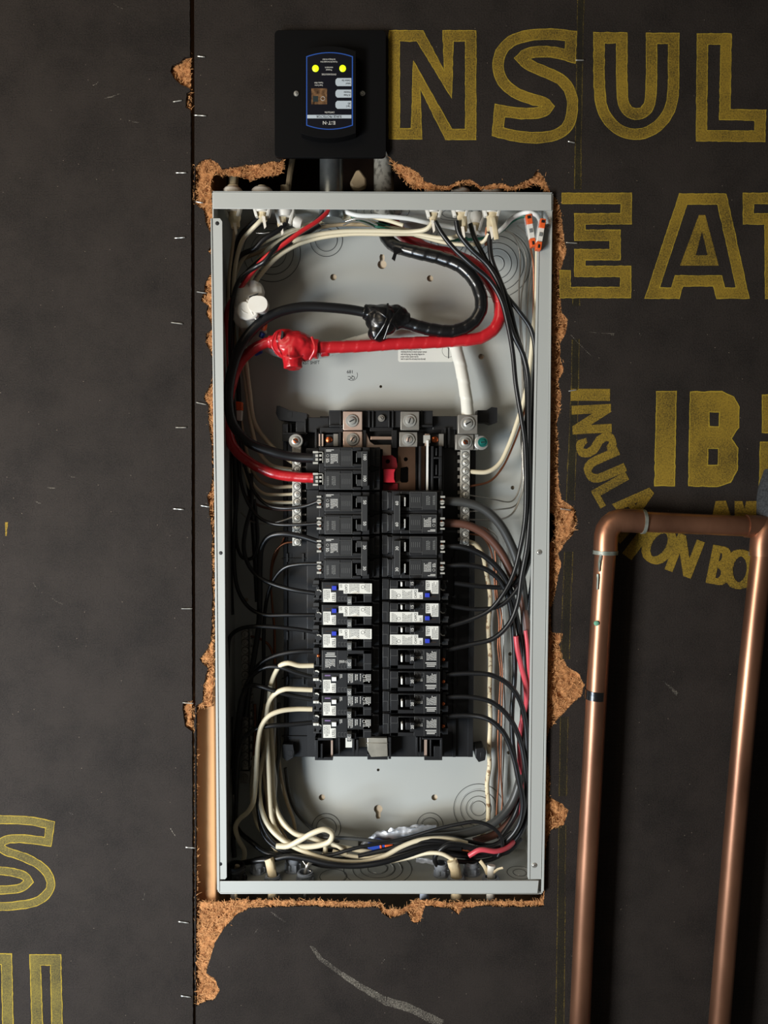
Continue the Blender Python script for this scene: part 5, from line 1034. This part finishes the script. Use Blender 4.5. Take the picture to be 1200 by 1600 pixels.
 ('wire', 'dark wire behind the thick black cable at the left', B, 8, [(366, 540, 84), (372, 600, 86), (374, 660, 84), (382, 720, 84), (392, 780, 84), (398, 860, 84), (402, 940, 84)], GL),
 # bottom
 ('wire', 'cream wire sweeping along the bottom left over the black ones', C, 8, [(424, 1120, 72), (414, 1170, 64), (405, 1215, 54), (406, 1250, 47), (412, 1275, 42), (424, 1296, 38), (444, 1314, 33), (470, 1328, 30), (500, 1340, 28), (530, 1346, 28), (565, 1347, 30), (600, 1338, 32), (630, 1322, 36), (660, 1312, 38), (700, 1311, 40), (730, 1318, 42)], GBt),
 ('wire', 'cream wire from the lower left corner joining the bottom run', C, 8, [(398, 1180, 84), (394, 1230, 76), (396, 1262, 66), (404, 1290, 54), (420, 1312, 48), (434, 1330, 46)], GBt),
 ('wire', 'bright cream loop folded back on itself at the bottom left', C, 9, [(432, 1322, 30), (450, 1322, 28), (470, 1312, 26), (490, 1301, 24), (508, 1296, 24), (519, 1302, 26), (516, 1314, 28), (498, 1321, 30), (470, 1323, 32), (444, 1319, 34)], GBt),
 ('wire', 'cream wire passing above the folded loop toward the centre', C, 7.5, [(428, 1262, 56), (442, 1288, 50), (462, 1302, 46), (490, 1312, 46), (530, 1322, 46), (570, 1330, 46), (610, 1332, 46), (640, 1328, 46)], GBt),
 ('wire', 'yellowed wire hooking round at the bottom left of centre', C, 6, [(496, 1312, 44), (520, 1318, 42), (538, 1330, 40), (545, 1340, 42)], GBt),
 ('wire', 'thin cream hook behind the folded loop', T_, 4, [(480, 1312, 54), (498, 1316, 50), (510, 1328, 48), (509, 1344, 46)], GBt),
 ('wire', 'long black wire running over the blue and orange connector', B, 6, [(500, 1338, 34), (520, 1335, 33), (545, 1328, 33), (570, 1322, 34), (610, 1315, 36), (640, 1308, 36), (680, 1296, 34), (715, 1288, 32), (745, 1284, 30), (768, 1292, 28), (782, 1306, 28), (785, 1322, 30), (778, 1338, 32)], GBt),
 ('wire', 'grey wire running straight right from the bottom left bundle', 'wgrey', 6, [(495, 1308, 48), (530, 1309, 44), (570, 1312, 42), (610, 1317, 42), (640, 1318, 44)], GBt),
 ('wire', 'black wire lowest along the bottom wall at left', B, 9, [(366, 1352, 60), (382, 1348, 40), (400, 1345, 30), (425, 1343, 26), (452, 1338, 24), (480, 1342, 22), (515, 1350, 20), (550, 1353, 20), (590, 1349, 20), (630, 1338, 24), (670, 1326, 28), (720, 1325, 32)], GBt),
 ('wire', 'black wire crossing diagonally in the bottom left corner', B, 8, [(358, 1270, 84), (375, 1300, 60), (396, 1318, 44), (415, 1332, 40), (440, 1338, 36), (470, 1342, 34), (520, 1346, 32), (580, 1345, 32), (640, 1330, 34), (690, 1320, 36), (730, 1328, 38), (770, 1330, 40)], GBt),
 ('wire', 'black wire looping down into the grey connector at the bottom right', B, 8, [(780, 1338, 34), (750, 1328, 30), (720, 1320, 28), (700, 1320, 26), (686, 1330, 26), (679, 1342, 28), (684, 1354, 32)], GBt),
 ('wire', 'black wire above the thick cable bottom run', B, 8, [(560, 1338, 38), (600, 1328, 38), (640, 1318, 38), (680, 1314, 36), (720, 1322, 34), (760, 1332, 34), (790, 1332, 38), (815, 1310, 44)], GBt),
 ('wire', 'white wire arching to the torn jacket at the bottom right', C, 6.5, [(610, 1346, 34), (640, 1340, 30), (668, 1333, 26), (690, 1334, 22), (708, 1343, 20)], GBt),
 ('wire', 'charcoal cable lying along the back of the bottom run', 'wgrey', 11, [(560, 1318, 76), (620, 1314, 74), (680, 1302, 72), (740, 1296, 72), (790, 1272, 74), (812, 1230, 78), (816, 1170, 80)], GBt),
 ('wire', 'copper-ended dark wire beside the pinkish red one at the bottom', 'copper', 5, [(722, 1327, 34), (734, 1330, 32), (742, 1336, 32)], GBt),
 ('wire', 'white wire crossing low beneath the black ones at bottom centre', C, 7, [(520, 1330, 44), (545, 1337, 40), (575, 1340, 37), (610, 1334, 38), (640, 1326, 42)], GBt),
 ('wire', 'black wire ducking behind the white ones at bottom centre', B, 7, [(470, 1322, 56), (510, 1328, 52), (550, 1326, 50), (600, 1322, 50), (650, 1324, 48), (700, 1330, 46), (740, 1334, 44), (775, 1322, 50)], GBt),
 ('wire', 'grey-white wire inside the lower left bundle beside the dark pair', T_, 6, [(412, 1110, 70), (409, 1160, 66), (412, 1210, 62), (418, 1250, 56), (424, 1285, 52), (440, 1308, 50), (470, 1322, 48)], GL),
 ('wire', 'glossy dark wire down the middle of the lower left bundle', B, 6, [(404, 1150, 50), (401, 1200, 48), (403, 1250, 46), (409, 1285, 42), (424, 1312, 38), (450, 1330, 36), (500, 1344, 32)], GL),
 ('bare_wire', 'thin steel strands curling by the bottom left connectors', 'wsteel', 2.2, [(470, 1340, 30), (478, 1352, 26), (486, 1362, 22)], GBt),
]
for w_ in WIRES:
    wire(*w_)
# foil-wrapped run and the coloured push-in connectors
simple('foil_wrap', 'crumpled shiny foil over the cables at the bottom centre', 'foil', MB().use(M['foil']).tube([W(565, 1322, 62), (W(590, 1310, 58)), W(620, 1303, 54), W(650, 1298, 52), W(682, 1293, 54)], 8 * PX(55), 14, .0015, bump=.6, flat=.5, taper=lambda t_: .5 + 1.2 * math.sin(math.pi * min(1, t_ * 1.05)) ** .6 * .6))
simple('foil_wrap', 'small crumpled foil strip on the bottom wall right of centre', 'foil', MB().use(M['foil']).tube([W(650, 1344, 40), W(668, 1345, 38), W(684, 1349, 36)], 4 * PX(40), 10, .0015, bump=.7, flat=.4))
def lever(x0, y0, x1, y1, d, label, wd=10, group='orange connectors at the top right'):
    a, b = W(x0, y0, d), W(x1, y1, d); ax = (b - a); L = ax.length; ax.normalize(); sd = Vector((-ax.z, 0, ax.x)) * wd * PX(d) / 2; up = Vector((0, -.004, 0))
    root = thing('lever_connector', label, 'wire connector', b, group)
    def blk(t0, t1, k, hgt, m_, nm, bev=.0006, lab=None):
        p0, p1 = a + ax * L * t0, a + ax * L * t1
        vs = [p0 - sd * k, p0 + sd * k, p1 + sd * k, p1 - sd * k]; vs = vs + [v + Vector((0, -hgt, 0)) for v in vs]
        o = MB().use(M[m_]).add(vs, [(0, 1, 2, 3), (7, 6, 5, 4), (0, 4, 5, 1), (1, 5, 6, 2), (2, 6, 7, 3), (3, 7, 4, 0)]).build(nm, parent=root, bevel=bev)
        if lab: o['label'] = lab
        return o
    blk(.28, .75, .9, .0065, 'wplastic', 'housing', lab='white middle section'); blk(0, .3, .85, .008, 'orange', 'lever', lab='orange lever'); blk(.74, 1, .85, .008, 'orange', 'lever', lab='orange lever')
    blk(.05, .6, 1.25, .004, 'clear', 'clear_shell'); blk(.44, .56, .45, .0072, 'faintprint', 'printed_mark', 0)
    blk(.84, .95, .3, .0084, 'dark', 'slot', 0); blk(.05, .14, .5, .0084, 'dark', 'slot', 0)
lever(824, 338, 832, 388, 34, 'left one of two orange and white in-line connectors at the top right'); lever(847, 345, 839, 393, -6, 'right one of two orange and white in-line connectors at the top right')
g = MB().use(M['bluecap']).prism([[(577, 1318), (592, 1316), (602, 1320), (602, 1329), (585, 1330), (574, 1326)]], 39, 50); o = simple('wire_connector', 'blue and orange wire connector half hidden in the bottom wires', 'wire connector', g, bevel=.001)
for xx in (593, 601): MB().use(M['orange']).prism([[(xx, 1321), (xx + (3 if xx < 600 else 13), 1320), (xx + (4 if xx < 600 else 14), 1327), (xx + 1, 1328)]], 38, 50).build('orange_lever', parent=o, bevel=.0006)
g = MB().use(M['orange']).lathe(W(412, 515, 50), Vector((.3, -.5, .8)), [(4 * PX(50), 0), (4.6 * PX(50), .004), (4 * PX(50), .008), (2 * PX(50), .009)], 14); g.use(M['bluecap']).tube([W(408, 527, 54), W(411, 520, 52)], 4.4 * PX(50), 10)
simple('wire_connector', 'small orange-tipped blue wire connector above the red cable at left', 'wire connector', g)
simple('wire_connector', 'dark blue wire connector peeking under the red cable at left', 'wire connector', MB().use(M['bluecap']).tube([W(398, 552, 58), W(408, 547, 56)], 5 * PX(50), 10))
for x, y, r_, lb in ((372, 645, 10, 'upper of two shaded red-brown connectors in the left gutter'), (357, 655, 8, 'lower shaded red connector against the left flange')):
    g = MB().use(M['orange']).prism([[(x - 4, y - 18), (x + 6, y - 17), (x + 6, y - 4), (x - 3, y - 4)]], 60, 70); g.use(M['wplastic']).prism([[(x - 3, y - 4), (x + 6, y - 4), (x + 5, y + 12), (x - 2, y + 12)]], 61, 70)
    simple('wire_connector', lb, 'wire connector', g, bevel=.001)

# ------------------------------------------------------------------ copper pipes
pp = thing('copper_pipe_run', 'two weathered copper pipes joined by a horizontal copper pipe on the right wall', 'pipe', W(905, 1600, -24))
def pipe(name, pts, wpx, m_='pipe', label=None, **kw):
    d = sum(p[2] for p in pts) / len(pts); o = MB().use(M[m_]).tube([W(*p) for p in pts], wpx * PX(d) / 2, 28, .004, **kw).build(name, parent=pp, sharp=60)
    if label: o['label'] = label
    return o
D0 = -22
pipe('pipe', [(946, 862, D0), (937, 1000, D0), (926, 1200, D0), (915, 1400, D0), (903, 1660, D0), (876, 2200, D0)], 32.5)
pipe('pipe', [(1002, 815, D0), (1090, 819, D0), (1180, 823, D0)], 32)
pipe('pipe', [(1191, 864, D0 - 4), (1180, 960, D0 - 4), (1161, 1150, D0 - 4), (1140, 1400, D0 - 4), (1119, 1660, D0 - 4), (1075, 2200, D0 - 4)], 32.5)
def elbow(P, wd): 
    pipe('elbow_fitting', P, wd)
elbow([(946, 866, D0), (946.5, 845, D0), (949, 828, D0), (961, 815.5, D0), (980, 813.5, D0), (1006, 815, D0)], 37)
elbow([(1191, 868, D0 - 4), (1191.5, 850, D0 - 4), (1196, 832, D0 - 4), (1212, 822, D0 - 4), (1250, 822, D0 - 4)], 37)
elbow([(1165, 822, D0), (1200, 824, D0), (1230, 825, D0)], 36)
for (x0, y0, x1, y1, w_) in ((946, 860, 945.8, 866, 39), (1002, 814.8, 1007, 815, 38.5), (1191, 863, 1190.7, 869, 39)):
    pipe('solder_joint', [(x0, y0, D0), (x1, y1, D0)], w_, 'solder', 'grey-green solder ring', bump=.05)
pipe('tape_band', [(931.5, 1078, D0), (930.7, 1092, D0)], 33.6, 'blacktape', 'black tape band round the left pipe')
g = MB().use(M['verdigris']).lathe(W(932, 974, -32.8), (0, -1, 0), [(4 * PX(-30), -.001), (4 * PX(-30), .0006), (2 * PX(-30), .0013)], 12); g.build('verdigris_spot', parent=pp)['label'] = 'green verdigris spot'
g = MB().use(M['solder']).tube([W(939, 866, -31.5), W(937, 880, -31.6), W(936.5, 893, -31.6)], 2.2 * PX(-30), 8, .002, bump=.5, taper=lambda t_: 1.3 - .7 * t_).tube([W(934.5, 897, -31.4), W(933.5, 921, -31.2)], 1.7 * PX(-30), 8, .002, bump=.4); g.build('solder_drip', parent=pp)
simple('foam_sleeve', 'black foam pipe insulation at the right edge above the copper elbow', 'pipe insulation', MB().use(M['foam']).tube([W(1212, 835, -14), W(1207, 800, -16), (W(1207, 770, -14)), W(1215, 740, -10)], 24 * PX(-15), 20, bump=.04, taper=lambda t_: 1 - .15 * t_))

# ------------------------------------------------------------------ staples
ST = [(309,88,320,89,'staple right of the seam near the top, level with the torn patch'), (271,159,284,157,'bent staple left of the seam below the uppermost torn patch'), (304,180,322,181,'staple right of the seam, second from the top'), (275,270,291,270,'staple left of the seam, level with the top of the box hole'),
      (306,315,317,317,'staple at the foot of the torn patch by the upper left box corner'), (273,372,289,371,'staple left of the seam, level with the upper end of the left flange'), (308,456,322,458,'staple with a kinked end at the torn edge, left of the white splice'), (268,504,285,506,'staple left of the seam, level with the black splice'),
      (307,629,322,632,'staple between seam and box, level with the bus lugs'), (275,668,291,668,'staple left of the seam, level with the bus lugs'), (314,790,327,792,'staple between seam and box, level with the breaker marked 50'), (271,795,287,796,'staple left of the seam, level with the breaker marked 50'),
      (284,951,300,951,'staple left of the seam, level with the stickered breakers'), (286,1098,302,1099,'staple over the small torn patch left of the exposed stud'), (290,1324,305,1325,'staple left of the seam, level with the bottom wires'), (279,1440,295,1442,'staple left of the seam, just below the box'),
      (283,1556,298,1558,'lowest staple left of the seam'), (900,94,912,94,'staple crossing the printed line beside the letter S'), (888,221,898,223,'staple on the printed line below the letter S'), (885,379,902,380,'staple beside the torn edge at the letter E'),
      (889,611,901,609,'staple above the curved lettering at the right of the box'), (876,795,892,797,'bright staple above the torn knot at the right of the box')]
for x0, y0, x1, y1, lb in ST:
    d = -2.6 if x1 < 303 else -1.1
    o = MB().use(M['zinc']).tube([W(x0, y0, d + 3), W(x0 + .4, y0, d), W((x0 + x1) / 2, (y0 + y1) / 2, d - .3), W(x1 - .4, y1, d), W(x1, y1, d + 3)], .9 * PX(), 6, .001).build('staple')
    tag(o, 'steel ' + lb, 'staple', 'staples in the fibreboard')
